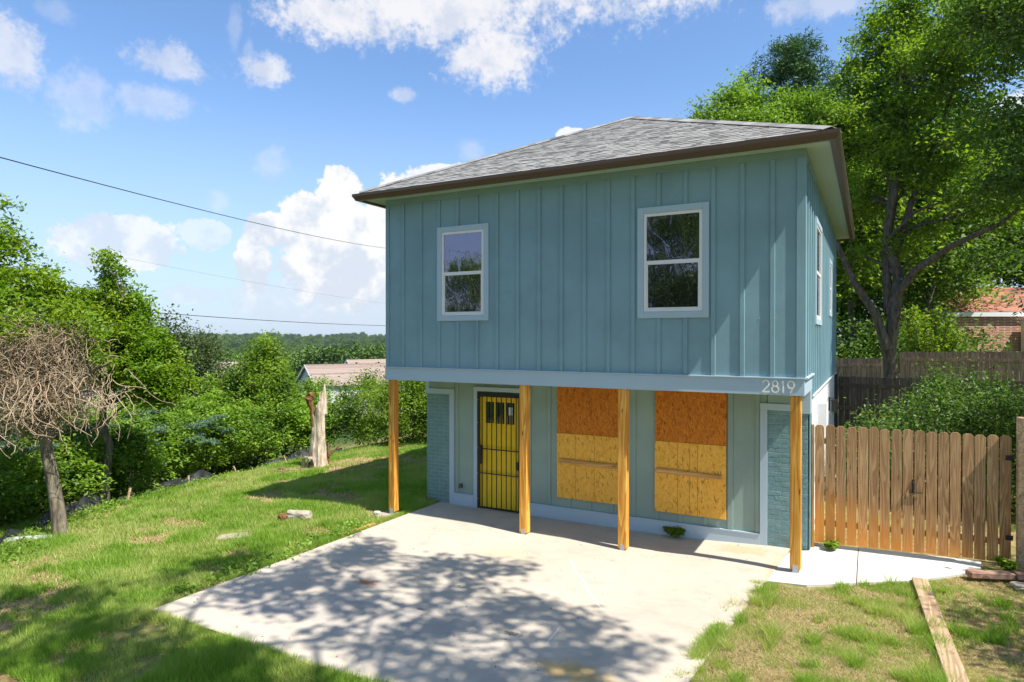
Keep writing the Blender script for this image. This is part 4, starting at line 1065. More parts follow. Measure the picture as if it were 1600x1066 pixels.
mb = MB(); mb.tube([(-5.34, 3.74, zb + 1.5), (-5.33, 3.76, zb + 2.0), (-5.32, 3.77, zb + 2.33)], [.12, .075, .012], 7)
mb.tube([(-5.42, 3.66, zb + 1.4), (-5.40, 3.67, zb + 2.12)], [.07, .012], 6); mb.build('splinter', DEAD, st)
mb = MB(); mb.obox((-5.55, 3.33, zb + .30), (.15, -.03, .02), (.02, .06, 0), (0, 0, .025)); mb.obox((-5.70, 3.34, zb + .12), (.03, 0, .02), (0, .035, 0), (0, 0, .15)); mb.build('bracket_flap', DEAD, st)
mb = MB(); mb.tube([(-5.50, 3.46, zb - .05), (-5.50, 3.43, zb + .16), (-5.5, 3.5, zb + .28)], [.09, .075, .03], 8); mb.build('hollow', paint('dark_hollow', (.02, .015, .01), .9), st)  # solid near-black tube set into the foot as the hollow
mb = MB(); mb.tube([(-5.20, 3.78, zb - .05), (-5.19, 3.78, zb + .68)], [.045, .03], 5); mb.tube([(-5.17, 3.76, zb + .30), (-4.9, 3.95, zb + .62)], [.03, .02], 5); mb.build('broken_limb', ROT, st)
for k, (x, y, a_) in enumerate(((-5.6, 2.95, .3), (-6.1, 3.05, -.2), (-5.2, 3.05, .7), (-5.95, 2.75, .1))):
    z = gz(x, y) + .03; d = Vector((math.cos(a_), math.sin(a_), 0)) * .28; s_ = Vector((-d.y, d.x, 0)).normalized() * .05
    tagit(MB().obox((x, y, z), d, s_, Vector((0, 0, .02))).build('bark_slab', DEBRISW, bevel=.01), ['longest flat bark slab lying in front of the stump', 'leftmost bark slab on the straw by the stump', 'bark slab lying just right of the stump hollow', 'nearest bark slab on the lawn side of the stump'][k], 'bark')

# silt fence
SF = thing('silt_fence', (-7.0, -1.0, gz(-7, -1)), 'sagging black fabric silt fence along the foot of the hedge', 'fence')
pts = [(-3.6, -5.6), (-4.35, -4.75), (-5.3, -3.8), (-6.2, -2.4), (-6.8, -1.1), (-7.3, .4), (-7.7, 2.0), (-7.9, 3.6), (-7.8, 5.2), (-7.2, 6.6)]
def curve_pt(u):
    u = u * (len(pts) - 1); i_ = min(int(u), len(pts) - 2); f_ = u - i_
    return np.array(pts[i_]) * (1 - f_) + np.array(pts[i_ + 1]) * f_
NU, NV = 300, 9; mb = MB()
for i_ in range(NU + 1):
    u = i_ / NU; p = curve_pt(u)
    hgt = .22 + .13 * math.sin(u * 23) + .07 * math.sin(u * 71) + .12 * float(sstep(u, .35, .1)); hgt = max(hgt, .07)
    for j in range(NV + 1):
        v_ = j / NV; cr = float(vnoise(u * 90, v_ * 3 + 7)) - .5; cr2 = float(vnoise(u * 260 + v_ * 5, v_ * 6)) - .5; lean = -.34 * v_ + .13 * cr + .03 * cr2 + .04 * math.sin(u * 110 + v_ * 3)
        x = p[0] + lean * .8; y = p[1] + lean * -.3 + .03 * math.sin(u * 90)
        mb.v.append((x, y, gz(x, y) + hgt * v_ - .02 + .012 * cr2 + .05 * cr * v_))
for i_ in range(NU):
    for j in range(NV): a_ = i_*(NV+1)+j; mb.f.append((a_, a_+NV+1, a_+NV+2, a_+1))
FAB = paint('black_fabric', (.020, .020, .023), .62, .3, 30, .4, .3)
o = mb.build('fabric', FAB, SF, smooth=True); md = o.modifiers.new('s', 'SOLIDIFY'); md.thickness = .006
for u in (.12, .30, .46, .60, .72, .85):
    p = curve_pt(u); z = gz(*p); MB().obox((p[0] + .02, p[1], z + .14), (.02, 0, 0), (0, .02, 0), (.03 * math.sin(u*50), .06 * math.cos(u * 40), .17)).build('stake', PLANKW, SF)

# stones and scraps on the lawn
def rock(name, label, c0, sx, sy, sz, seed, mat=STONE, cat='rock', rz=0, flat=True):
    import bmesh
    r = random.Random(seed); bm = bmesh.new(); bmesh.ops.create_icosphere(bm, subdivisions=3, radius=1)
    for v_ in bm.verts:
        n = v_.co.normalized(); k = max(abs(n.x), abs(n.y), abs(n.z)) ** .55
        f_ = 1 / k * .86 + .17 * (float(vnoise(n.x * 2.1 + seed * 3 + 50, n.y * 2.1 + n.z * 2 + 50)) - .5) * 2 + .09 * (float(vnoise(n.x * 6.3 + seed * 5 + 30, n.y * 6.3 + n.z * 5 + 20)) - .5) * 2
        v_.co = Vector((n.x * f_ * sx, n.y * f_ * sy, max(-.4 * sz, min(n.z * f_ * sz, sz * .92 + .05 * sz * math.sin(n.x * 5 + seed)))))
    me = bpy.data.meshes.new(name); bm.to_mesh(me); bm.free()
    o = link(name, me, mat, None, c0); o.rotation_euler = (0, 0, rz); tagit(o, label, cat); return o
rock('broken_concrete', 'chunky pale block of broken concrete on the grass', (-1.35, -.95, gz(-1.35, -.95) + .07), .30, .15, .13, 3, rz=R(8))
rock('rock', 'small brown stone against the chunky concrete block', (-1.58, -1.12, gz(-1.6, -1.1) + .05), .11, .10, .10, 9, ROT, rz=R(30))
rock('flat_stone', 'long flat pale stone lying in the grass', (-1.38, -2.32, gz(-1.4, -2.3) + .03), .38, .17, .055, 5, rz=R(48))
rock('weathered_log', 'grey speckled log lying behind the leaning tree trunk', (-4.95, -4.0, gz(-4.95, -4.0) + .05), .65, .10, .08, 8, bark('pale_log', (.22, .24, .21), (.5, .53, .48)), 'log', R(45))
rock('round_stone', 'small white stone at the foot of the left porch post', (-.13, -.12, -.10), .07, .06, .05, 4, WALK, rz=0)
# plank by the driveway edge, long board, broken timber
tagit(MB().obox((.30, -1.15, -.085), (.02, .42, 0), (.035, -.002, 0), (0, 0, .018)).build('board_offcut', BRACEW, bevel=.003), 'thin yellow board lying along the left edge of the driveway', 'board')
a = Vector((8.77, .42, -.02)); b = Vector((8.92, -2.6, -.02)); d = (b - a); sd_ = Vector((-d.y, d.x, 0)).normalized()
tagit(MB().obox((a + b) / 2 + Vector((0, 0, .02)), sd_ * .092, d / 2, Vector((0, 0, .045))).build('timber_plank', PLANKW, bevel=.004), 'long weathered timber plank lying in the grass at lower right', 'plank')
bt = thing('broken_timber', (9.8, 1.05, 0), 'reddish broken timber lying before the thick post', 'timber')
MB().obox((9.62, .98, .06), (.26, .10, .0), (-.03, .07, 0), (0, 0, .04)).build('timber_piece', DEBRISW, bt, bevel=.01)
MB().obox((10.02, 1.10, .075), (.12, .05, .0), (-.03, .08, 0), (0, 0, .045)).build('timber_piece', DEBRISW, bt, bevel=.01)
rock('flat_stone', 'dirty grey paving fragment beside the broken timber', (9.95, .82, .01), .16, .12, .05, 13, rz=.3)
# small black pipe end in the grass
m = MB().tube([(7.57, -.90, -.10), (7.57, -.90, -.04)], .045, 14); tagit(m.build('pipe_cap', BLACK), 'small black round pipe cap in the right grass patch', 'pipe cap')
tagit(MB().tube([(6.36, -1.05, -.045), (6.44, -1.02, -.043), (6.52, -1.01, -.045)], .006, 5).build('stick', VINE), 'tiny stick lying on the bright driveway concrete', 'stick')
tagit(rock('brick_chip', 'small red brown brick chip in the right grass patch', (7.25, -1.75, -.09), .05, .04, .03, 17, ROT, 'chip'))
rock('brick_chip', 'reddish chip beside the top end of the long plank', (8.52, .02, -.09), .06, .03, .03, 18, DEBRISW, 'chip')
# weeds
def weed(label, c0, r_, h, n, seed, sz=.03, mat=LF_DARK):
    t = thing('weed', c0, label, 'plant'); r = np.random.default_rng(seed); mb = MB(); tips = []
    for k in range(n):
        a_ = r.random() * 6.28; q_ = Vector(c0) + Vector((math.cos(a_) * r_ * r.random() ** .5, math.sin(a_) * r_ * r.random() ** .5, h * (.5 + .5 * r.random())))
        mb.tube([Vector(c0), Vector(c0).lerp(q_, .5) + Vector((0, 0, h * .25)), q_], [.004, .003, .002], 4, cap=False)
        for s_ in range(5): tips.append(tuple(Vector(c0).lerp(q_, .45 + .55 * s_ / 5) + Vector((0, 0, h * .2 * (1 - s_ / 5)))))
    mb.build('stem', LF_HEDGE, t); link('leaves', fast_mesh('weed_leaves', leaf_quads(tips, 7, sz * .8, sz, .7, seed, 1.6) - np.array(c0), 4), mat, t, c0)
weed('small leafy weed growing at the wall below the second boarded window', (5.28, 1.07, -.09), .19, .17, 34, 41, .034, LF_MID)
weed('bright weed at the left foot of the picket fence', (7.66, 1.30, .02), .12, .10, 18, 42, .028, LF_BRIGHT)
weed('leafy weed at the foot of the thick timber post', (9.85, 1.30, .0), .14, .22, 20, 43, .03, LF_BRIGHT)

# ------------------------------------------------------------ trees at right and behind
BIG = [(8.8, 17.0, 13.9, 1.3, 1.4, 1.5), (8.4, 16.2, 12.3, 1.5, 1.6, 1.2), (9.6, 14.9, 11.4, 1.7, 1.8, 1.5), (8.1, 15.1, 10.2, 1.4, 1.6, 1.0), (10.1, 13.9, 9.0, 1.6, 1.7, 1.1), (8.9, 15.3, 8.6, 1.3, 1.4, .8), (7.5, 14.7, 7.7, .9, 1.1, .7), (7.8, 14.9, 5.9, .8, .9, .6), (9.4, 14.7, 6.4, 1.0, 1.1, .55), (11.3, 14.0, 12.4, 1.7, 1.8, 1.6), (11.4, 13.5, 7.4, 1.4, 1.4, .8), (10.0, 16.6, 13.9, 1.6, 1.6, 1.6)]
bt_ = tree('shade_tree', 'big forked shade tree with grey trunk behind the weathered fences', 'tree', (8.64, 14.2, gz(8.64, 14.2)), (8.95, 14.5, 11.0), .235, BIG, 560, 100, .27, .068, LF_MID, seed=51, n_limbs=42, flat=.6, inner=.4, tmin=.3)
mb = MB()
def bigl(pts_, r0, r1): mb.tube([Vector(p) for p in pts_], [r0 + (r1 - r0) * k / (len(pts_) - 1) for k in range(len(pts_))], 9, cap=False)
bigl([(8.66, 14.2, 2.9), (8.35, 14.1, 4.0), (7.75, 13.9, 5.0), (7.3, 13.8, 6.1), (6.9, 13.9, 7.6)], .16, .05)
bigl([(8.78, 14.25, 4.4), (9.4, 13.9, 5.35), (10.3, 13.5, 6.0), (11.4, 13.2, 6.5), (12.6, 13.0, 7.6)], .14, .04)
bigl([(8.72, 14.25, 4.0), (8.6, 14.4, 6.0), (8.9, 14.6, 7.8), (8.3, 14.8, 9.8)], .15, .05)
bigl([(8.8, 14.3, 5.5), (9.3, 14.6, 7.5), (10.0, 14.6, 9.6), (10.6, 14.4, 11.5)], .12, .04)
mb.build('main_limb', BARK, bt_, smooth=True)
tree('shade_tree', 'broad pale green tree rising behind the hip roof', 'tree', (5.6, 19.0, gz(5.6, 19)), (5.4, 18.6, 11.5), .22,
     [(2.7, 17.9, 12.6, .8, .9, .8), (3.6, 18.2, 13.2, .75, .9, .7), (3.3, 17.6, 11.6, 1.5, 1.4, 1.0), (4.9, 18.8, 12.4, 1.2, 1.2, 1.0), (6.2, 19.0, 12.1, 1.3, 1.3, 1.0), (4.3, 17.9, 10.6, 2.2, 2.0, 1.5), (6.6, 18.8, 10.6, 1.6, 1.8, 1.5)], 400, 95, .27, .07, LF_HEDGE, seed=52, n_limbs=36, flat=.6)
# pine
pn = thing('pine_tree', (4.9, 29.0, gz(4.9, 29)), 'tall dark pine standing above the trees behind the roof', 'tree')
mb = MB(); mb.tube([(4.9, 29, .5), (4.8, 29, 10), (4.7, 28.8, 18.0)], [.32, .22, .05], 10, cap=False); tips = []
PC = [(3.3, 28.4, 17.6, 1.25), (4.1, 28.6, 18.5, 1.15), (4.9, 28.8, 18.9, .95), (5.3, 28.9, 17.9, 1.0), (4.5, 28.7, 17.2, 1.4), (6.4, 29.0, 17.0, .8), (6.9, 29.1, 16.1, 1.0), (2.3, 28.3, 16.4, 1.0), (6.0, 29.0, 15.4, 1.4), (5.0, 28.9, 15.8, 1.6), (3.6, 28.6, 15.6, 1.6), (7.3, 29.1, 15.0, 1.1), (3.0, 28.4, 14.2, 1.5)]
for k, (x, y, z, r_) in enumerate(PC):
    limb(mb, (4.75, 28.9, z - 1.8 - rv.random()), (x, y, z), .09, .02, 6, .1, k)
    for c0 in shell_points([(x, y, z, r_, r_, r_ * .62)], int(26 * r_ * r_), 60 + k, .5): tips.append(c0)
mb.build('trunk', BARK, pn, smooth=True, loc=(4.9, 29, gz(4.9, 29)))
link('crown', fast_mesh('pine_crown', leaf_quads(tips, 48, .21, .16, .85, 61, .6, .14) - np.array([4.9, 29, gz(4.9, 29)]), 4), LF_PINE, pn, (4.9, 29, gz(4.9, 29)))
# nearer tree at right
tree('shade_tree', 'dark leaning tree whose boughs hang into the top right corner', 'tree', (16.5, 7.5, gz(16.5, 7.5)), (15.2, 7.4, 9.0), .26,
     [(11.3,8.4,10.4,1.0,1.2,.9),(10.6,9.1,10.9,.9,1.1,.9),(12.0,7.6,9.6,1.2,1.2,1.0),(10.9,8.6,8.2,.9,1.0,.7),(11.6,7.6,6.8,1.0,1.0,.7),(11.0,8.8,6.8,.7,.8,.45),(12.6,7.4,8.2,1.3,1.3,1.3),(14.0,7.8,10.6,2.2,2.2,1.6),(14.0,6.8,6.6,1.6,1.6,1.0),(12.2,7.0,5.2,.8,.8,.5)], 520, 95, .26, .055, LF_DARK, seed=53, n_limbs=46, flat=.5, inner=.3)
tree('slender_tree', 'slender leafy tree beside the right edge, drooping over the picket fence', 'tree', (15.8, -1.2, gz(15.8, -1.2)), (15.0, -1.0, 5.6), .16,
     [(14.3, -1.3, 5.8, 1.5, 1.4, .8), (14.9, .4, 6.0, 1.5, 1.2, .9), (13.5, -1.8, 5.4, .9, .9, .6), (15.4, -2.8, 6.3, 1.4, 1.3, .9), (13.6, .9, 5.2, .8, .8, .6)], 190, 60, .24, .05, LF_MID, seed=54, n_limbs=18, flat=.4)
tree('slender_tree', 'drooping branches of small leaves at the right edge in front of the brick house', 'tree', (13.3, 5.0, gz(13.3, 5)), (12.3, 4.6, 4.6), .07,
     [(11.3, 4.0, 3.7, .9, .7, .8), (11.0, 3.7, 2.8, .7, .6, .7), (12.2, 4.4, 4.6, .8, .8, .8)], 46, 34, .2, .045, LF_DULL, seed=55, n_limbs=18, flat=.5, inner=.2)
# overhead canopy that throws the dappled shade on the driveway
shade_pts = []
def add_sh(x, y, rx, ry, n, zlo=9., zhi=12.):
    for k in range(n):
        a_ = rng.random() * 6.28; q_ = rng.random() ** .5; gx = x + rx * q_ * math.cos(a_); gy = y + ry * q_ * math.sin(a_); h = rng.uniform(zlo, zhi)
        shade_pts.append((gx + .63 * h, gy - .085 * h, h))
add_sh(2.1, -2.8, 1.5, 1.0, 15); add_sh(1.3, -3.9, 1.1, .8, 11); add_sh(3.3, -3.9, 1.2, .9, 9); add_sh(4.3, -4.3, 1.0, .8, 7); add_sh(.9, -2.3, .5, .7, 4)
add_sh(3.2, -1.75, .8, .3, 4); add_sh(4.4, -2.75, .4, .2, 4); add_sh(5.3, -2.95, .35, .2, 3); add_sh(5.6, -3.5, .6, .35, 5); add_sh(5.7, -4.6, .8, .5, 6)
add_sh(-.5, -5.9, 1.4, .7, 12); add_sh(1.8, -5.9, 1.8, .7, 22); add_sh(4, -6.4, 2.2, .8, 18); add_sh(-.3, -3.8, .5, 1.0, 5)
add_sh(2, -8, 4, 1.6, 40); add_sh(6, -8, 3, 2, 26)
shade_pts = np.array(shade_pts)
ot = thing('oak_tree', (13.5, -13.5, gz(13.5, -13.5)), 'large oak outside the picture whose high boughs dapple the driveway', 'tree')
mb = MB(); base = Vector((13.5, -13.5, gz(13.5, -13.5)))
tr = [base, base + Vector((-.1, .1, 3)), base + Vector((-.5, .6, 6)), base + Vector((-1.3, 1.6, 9.))]
mb.tube(tr, [.42, .34, .28, .2], 12, cap=False); nodes = [tr[2], tr[3]]
for j, i_ in enumerate(np.random.default_rng(4).choice(len(shade_pts), 26, replace=False)):
    q_ = Vector(shade_pts[i_]); nodes += limb(mb, tr[3] if j % 2 else tr[2], q_, .11, .02, 8, .08, j)[3:]
nodes = np.array([tuple(v_) for v_ in nodes])
for j, c0 in enumerate(shade_pts):
    d_ = np.linalg.norm(nodes - c0, axis=1); limb(mb, nodes[d_.argmin()], c0, .025, .008, 4, .15, j, 4)
mb.build('trunk', BARK, ot, smooth=True, loc=base)
link('crown', fast_mesh('oak_crown', leaf_quads(shade_pts, 80, .21, .08, .6, 71) - np.array(base), 4), LF_MID, ot, base)

# big dark shrub in the side yard
tree('dark_shrub', 'big dark glossy shrub behind the picket fence', 'shrub', (9.6, 5.4, gz(9.6, 5.4)), (9.6, 5.4, 1.2), .07,
     [(8.5, 5.0, 1.05, .75, .8, .9), (9.3, 5.0, 1.3, .9, .8, .95), (10.2, 5.0, 1.35, 1.0, .9, .95), (11.1, 5.0, 1.3, .9, .9, 1.0), (9.9, 5.9, 1.9, 1.0, .9, .8), (9.0, 4.6, .6, 1.0, .7, .6), (10.6, 4.5, .6, 1.2, .7, .6)], 640, 62, .17, .035, LF_DARK, seed=56, n_limbs=26, flat=.8)
sp_ = thing('tall_shrub', (10.0, 17.2, gz(10, 17.2)), 'bright upright shrub with feathery sprays left of the brick house', 'shrub')
mb = MB(); tips = []
for k in range(26):
    a_ = rv.uniform(0, 6.28); c0 = Vector((10.0 + rv.uniform(-.3, .3), 17.2, 1.2)); q_ = Vector((10.05 + math.cos(a_) * rv.uniform(.2, 1.0), 17.2 + math.sin(a_) * .6, rv.uniform(3.2, 4.5)))
    mb.tube([c0, c0.lerp(q_, .5) + Vector((0, 0, .2)), q_], [.03, .02, .008], 4, cap=False)
    for s_ in range(30): tips.append(tuple(c0.lerp(q_, .3 + .7 * s_ / 30)))
mb.build('stems', BARK, sp_); link('crown', fast_mesh('spray', leaf_quads(tips, 9, .08, .055, 1, 57) - np.array([10.0, 17.2, gz(10, 17.2)]), 4), LF_BRIGHT, sp_, (10, 17.2, gz(10, 17.2)))

# woods behind the fences: two kinds, copied
def generic_tree(label, seed, lm, h=14, r_=3.6, n=260, per=70, sz=.13, sp=.5):
    return tree('woodland_tree', label, 'tree', (0, 0, 0), (.3, .1, h * .82), .2,
         [(0, 0, h * .72, r_, r_, h * .25), (r_ * .4, .3, h * .5, r_ * .9, r_, h * .18), (-r_ * .4, -.3, h * .45, r_ * .8, r_ * .9, h * .16), (.2, 0, h * .88, r_ * .6, r_ * .6, h * .14)], n, per, sp, sz, lm, seed=seed, n_limbs=20, flat=.7, tmin=.25)
GA = 'mid green tree in the woods behind the weathered fences'; GB = 'dark green tree in the woods behind the weathered fences'
ta = generic_tree(GA, 81, LF_MID); tb = generic_tree(GB, 82, LF_DARK)
WG = 'trees of the woods behind the fences'
spots = [(7.5, 24, 0, .85), (10.5, 26, 1, .95), (13.5, 40, 0, 1.1), (9.0, 33, 0, 1.1), (17, 42, 1, 1.1), (21, 38, 0, 1.0), (12.0, 46, 1, 1.3), (6, 36, 1, 1.0), (27, 44, 0, 1.2), (19, 52, 1, 1.3), (5.5, 30, 1, .7), (11.5, 33, 0, .8), (3, 44, 0, 1.1), (21, 15, 0, .9), (25, 11, 1, 1.0), (27, 20, 0, 1.1), (31, 14, 1, 1.2)]
fa = fb = True
for i_, (x, y, k, s) in enumerate(spots):
    src = (ta, tb)[k]; first = fa if k == 0 else fb
    if first:
        src.location = (x, y, gz(x, y)); src.scale = (s, s, s); src['group'] = WG
        if k == 0: fa = False
        else: fb = False
    else: copy_thing(src, (x, y, gz(x, y)), i_ * 1.3, s, None, WG)
RG = 'trees across the street behind the photographer'
for i_, (x, y, s) in enumerate(((4.5, -27, .85), (-1.2, -26, .8), (10.5, -27, .8), (1.0, -34, 1.), (-13.2, -25, .74), (-24, -27, .6), (-11.0, -29, .72), (17, -28, .8), (-19, -31, .6), (-8.5, -30, .5))):
    copy_thing(tb if i_ % 2 else ta, (x, y, gz(x, y) - .1), i_ * 2.1, s, 'tree across the street behind the viewpoint, seen only in the window reflections', RG)
# understory mass in the woods
V = leaf_quads(shell_points([(x, y, 2.2, 2.2, 2.0, 2.2) for x, y in ((6.8, 22), (9.5, 23), (11.0, 25), (10.2, 29), (8, 28), (9, 21.5), (12, 38), (10, 42), (15, 44), (7, 26))] + [(x, y, 5.4, 2.2, 2., 1.6) for x, y in ((8, 31), (11, 35), (13, 42), (10, 29), (6.5, 27))], 1000, 91, .4), 60, .4, .09, .8, 92)
tagit(link('understory', fast_mesh('understory', V, 4), LF_DARK), 'dark tangled understory beneath the woods behind the fences', 'undergrowth', kind='stuff')

# ------------------------------------------------------------ far woodland down the valley
def valley_tree(seed, lm, nm):
    return tree('valley_tree', nm, 'tree', (0, 0, 0), (0, 0, 7.5), .22, [(0, 0, 6.6, 4.2, 4.2, 3.4), (1.6, .5, 5.2, 3.6, 3.4, 2.8), (-1.7, -.4, 4.8, 3.3, 3.4, 2.8), (.4, .3, 8.6, 2.4, 2.4, 1.8)], 300, 34, .62, .24, lm, seed=seed, n_limbs=6, flat=.7, inner=.55)
VL = 'rounded green tree among the near woods down in the valley'
v1 = valley_tree(101, LF_MID, VL); v2 = valley_tree(102, LF_HEDGE, VL)
VG = 'near trees of the valley woods'
rr = random.Random(12); placed = []
houses_xy = [(-45, 50), (-48, 62), (-60, 52), (-42, 17), (-43, 31)]
def far_ok(x, y): return all(math.hypot(x - a, y - b) > 9 for a, b in houses_xy)
az_c = -48
cand = []
while len(cand) < 44:
    a_ = R(rr.uniform(-78, -28)); d_ = rr.uniform(62, 150); x = 8.2 + d_ * math.sin(a_); y = -9.95 + d_ * math.cos(a_)
    zc_ = (x - 8.17) * -.4784 + (y + 9.95) * .8782; px_ = 800 + 1026 * ((x - 8.17) * .8782 + (y + 9.95) * .4784) / zc_
    if (450 < px_ < 680 or 325 < px_ < 405) and d_ < 92: continue
    if far_ok(x, y) and all(math.hypot(x - p[0], y - p[1]) > 5.0 for p in cand): cand.append((x, y, d_))
for i_, (x, y, d_) in enumerate(cand):
    s = rr.uniform(.55, .85)
    zt = 3.3 - d_ * rr.uniform(.015, .034)        # keeps crowns of the near woods below eye level
    z = gz(x, y) - .2; s = min(s, max(.35, (zt - z) / 10.3))
    if i_ < 2: o = (v1, v2)[i_]; o.location = (x, y, z); o.scale = (s*1.15, s*1.15, s); o['group'] = VG
    else:
        o = copy_thing((v1, v2)[i_ % 2], (x, y, z), rr.random() * 6, s, VL, VG); o.scale = (s * 1.15, s * 1.15, s)
# the rest as one mass of instances on points
P_ = []
n_try = 0
while len(P_) < 2600:
    a_ = R(rr.uniform(-82, -18)); d_ = 150 * (1 + rr.random() ** 1.3 * 11.5); x = 8.2 + d_ * math.sin(a_); y = -9.95 + d_ * math.cos(a_)
    P_.append((x, y, gz(x, y) - .5))
me = bpy.data.meshes.new('distant_woodland'); me.from_pydata(P_, [], []); me.update()
fo = tagit(link('distant_woodland', me), 'wooded hills stretching to the horizon beyond the valley', 'woodland', kind='stuff')
ng = bpy.data.node_groups.new('scatter', 'GeometryNodeTree'); ng.interface.new_socket('Geometry', in_out='INPUT', socket_type='NodeSocketGeometry'); ng.interface.new_socket('Geometry', in_out='OUTPUT', socket_type='NodeSocketGeometry')
N = NT(ng); gi = N.new('NodeGroupInput'); go = N.new('NodeGroupOutput'); iop = N.new('GeometryNodeInstanceOnPoints')
crown_far = [c_ for c_ in v1.children if c_.name.startswith('crown')][0]
far_me = fast_mesh('far_crown', leaf_quads(shell_points([(0, 0, 6.6, 4.4, 4.4, 3.6), (1.6, .5, 4.6, 3.8, 3.6, 3.2), (-1.7, -.4, 4.2, 3.5, 3.6, 3.2)], 240, 5, .6), 26, .75, .30, .7, 6), 4)
oi = N.new('GeometryNodeObjectInfo')
far_me.materials.append(LF_FAR)
far_src = bpy.data.objects.new('far_crown', far_me)      # only a source for the instances, not linked to the scene
oi.inputs['Object'].default_value = far_src
rs = N.new('FunctionNodeRandomValue', data_type='FLOAT'); rs.inputs[2].default_value = .65; rs.inputs[3].default_value = 1.5
rz_ = N.new('FunctionNodeRandomValue', data_type='FLOAT'); rz_.inputs[2].default_value = 0; rz_.inputs[3].default_value = 6.28
cx_ = N.new('ShaderNodeCombineXYZ'); N.l.new(rz_.outputs[1], cx_.inputs[2])
N.l.new(gi.outputs[0], iop.inputs['Points']); N.l.new(oi.outputs['Geometry'], iop.inputs['Instance']); N.l.new(rs.outputs[1], iop.inputs['Scale']); N.l.new(cx_.outputs[0], iop.inputs['Rotation'])
N.l.new(iop.outputs[0], go.inputs[0])
md = fo.modifiers.new('scatter', 'NODES'); md.node_group = ng

# ------------------------------------------------------------ power lines
def wire(label, p, q_, sag, r_):
    p = Vector(p); q_ = Vector(q_); pts_ = [p.lerp(q_, k / 40) - Vector((0, 0, sag * 4 * (k / 40) * (1 - k / 40))) for k in range(41)]
    tagit(MB().tube(pts_, r_, 5).build('power_line', BLACK, smooth=True), label, 'wire')
wire('upper black power line slanting down across the sky at left', (-.12, -9.6, 5.5), (-14.8, 20.5, 8.25), .35, .008)
wire('lower black power line just above the far trees', (-30.5, 11.4, 4.95), (-38, 55, 4.6), .3, .022)
wire('faintest thin power line between the other two', (-34, 14, 8.5), (-44, 70, 7.0), .5, .0055)

# ------------------------------------------------------------ grass
def in_slab(x, y): 
    lx = .44 + (1.3 - y) / 6.3 * (-.08); rx = 7.12 - (1.3 - y) / 6.3 * .6
    return (x > lx) & (x < rx) & (y > -5.0) & (y < 1.3)
def in_poly(x, y, poly):
    c_ = np.zeros(x.shape, bool); n = len(poly)
    for i_ in range(n):
        x1, y1 = poly[i_]; x2, y2 = poly[(i_ + 1) % n]
        c_ ^= ((y1 > y) != (y2 > y)) & (x < (x2 - x1) * (y - y1) / (y2 - y1 + 1e-9) + x1)
    return c_
WALKP = [(6.3, -.52), (7.46, -.56), (7.75, -.36), (8.03, -.08), (8.72, .38), (9.58, 1.26), (9.65, 1.8), (7.1, 1.8), (7.1, 1.0)]
BARE = [(-2.4, -4.9, .9, .35), (-3.3, -4.6, .6, .3), (-.2, -3.5, .5, .25), (-.6, -3.0, .5, .2), (.2, -3.2, .2, .6), (-3.2, -2.0, .5, .3), (-4.9, -3.2, .7, .4), (-.3, -1.5, .5, .25), (-5.6, 3.0, 1.2, .7), (-4.2, 4.2, 1.8, 1.1), (-2.9, 5.4, 2.2, 1.3), (-6.4, 1.2, .8, .4), (-1.9, -1.0, .4, .25), (-5.5, -.8, .6, .25), (-3.2, 2.5, 1.2, .4), (.3, -4.2, .12, .7), (-1.3, -5.6, .8, .25)]
def density(x, y):
    d = sstep(fbm(x * 1.3 + 5, y * 1.3, 4), .27, .47)
    for bx, by, rx, ry in BARE:
        q_ = np.hypot((x - bx) / rx, (y - by) / ry) + (fbm(x * 2.5, y * 2.5 + 9, 3) - .5) * 1.4
        d = d * (.10 + .90 * sstep(q_, .55, 1.15))
    right = x > 6.4
    dr = sstep(fbm(x * 2.6 + 31, y * 2.6, 4), .40, .62) * .75 + .06
    edge = np.exp(-((x - (7.0 - (1.3 - y) * .085)) / .16) ** 2) * .5
    dr = np.where(x > 8.95, dr * .45, dr); d = np.where(right & (y < 1.4) & (y > -8), np.clip(dr + edge, 0, 1), d)
    d = np.where(in_slab(x, y) | in_poly(x, y, WALKP), 0, d)
    d = np.where((x > 0) & (x < 7.45) & (y > 1.2) & (y < 9.5), 0, d)
    return d
def blades(n, box, seed, h0, w0, lean, dens_fn, pw=1.0, cx0=8.17, cy0=-9.95):
    r = np.random.default_rng(seed); out_ = []; tot = 0
    while tot < n:
        m = n * 2; x = r.uniform(box[0], box[1], m); y = r.uniform(box[2], box[3], m)
        dist = np.hypot(x - cx0, y - cy0); keep = r.random(m) < dens_fn(x, y) * np.clip((5.5 / np.maximum(dist, 1)) ** pw, 0, 1)
        out_.append(np.stack([x[keep], y[keep], dist[keep]], 1)); tot += keep.sum()
    P = np.concatenate(out_)[:n]; x, y, dist = P.T; z = g(x, y)
    hh = h0 * (.45 + .9 * r.random(n)) * (.55 + .9 * vnoise(x * 1.9 + 3, y * 1.9 + 8)) ; wv = w0 * (.7 + .6 * r.random(n)) * np.clip(dist / 7, 1, 2.2)
    a = r.uniform(0, 6.283, n); ln = lean * hh * (.3 + r.random(n)); ta_ = r.uniform(0, 6.283, n)
    p0 = np.stack([x - np.cos(a) * wv, y - np.sin(a) * wv, z - .01], 1); p1 = np.stack([x + np.cos(a) * wv, y + np.sin(a) * wv, z - .01], 1)
    tip = np.stack([x + np.cos(ta_) * ln, y + np.sin(ta_) * ln, z + hh], 1)
    return np.stack([p0, p1, tip], 1)
def tuft_d(x, y):
    d = sstep(vnoise(x * 5.1 + 60, y * 5.1 + 12), .66, .80) * density(x, y) ** .5
    return np.where(in_slab(x, y) | in_poly(x, y, WALKP), 0, d)
def edge_d(x, y): return np.exp(-((x - (7.03 - (1.3 - y) * .095)) / .07) ** 2) * sstep(vnoise(x * 4, y * 4), .3, .6) * (y < -.6)
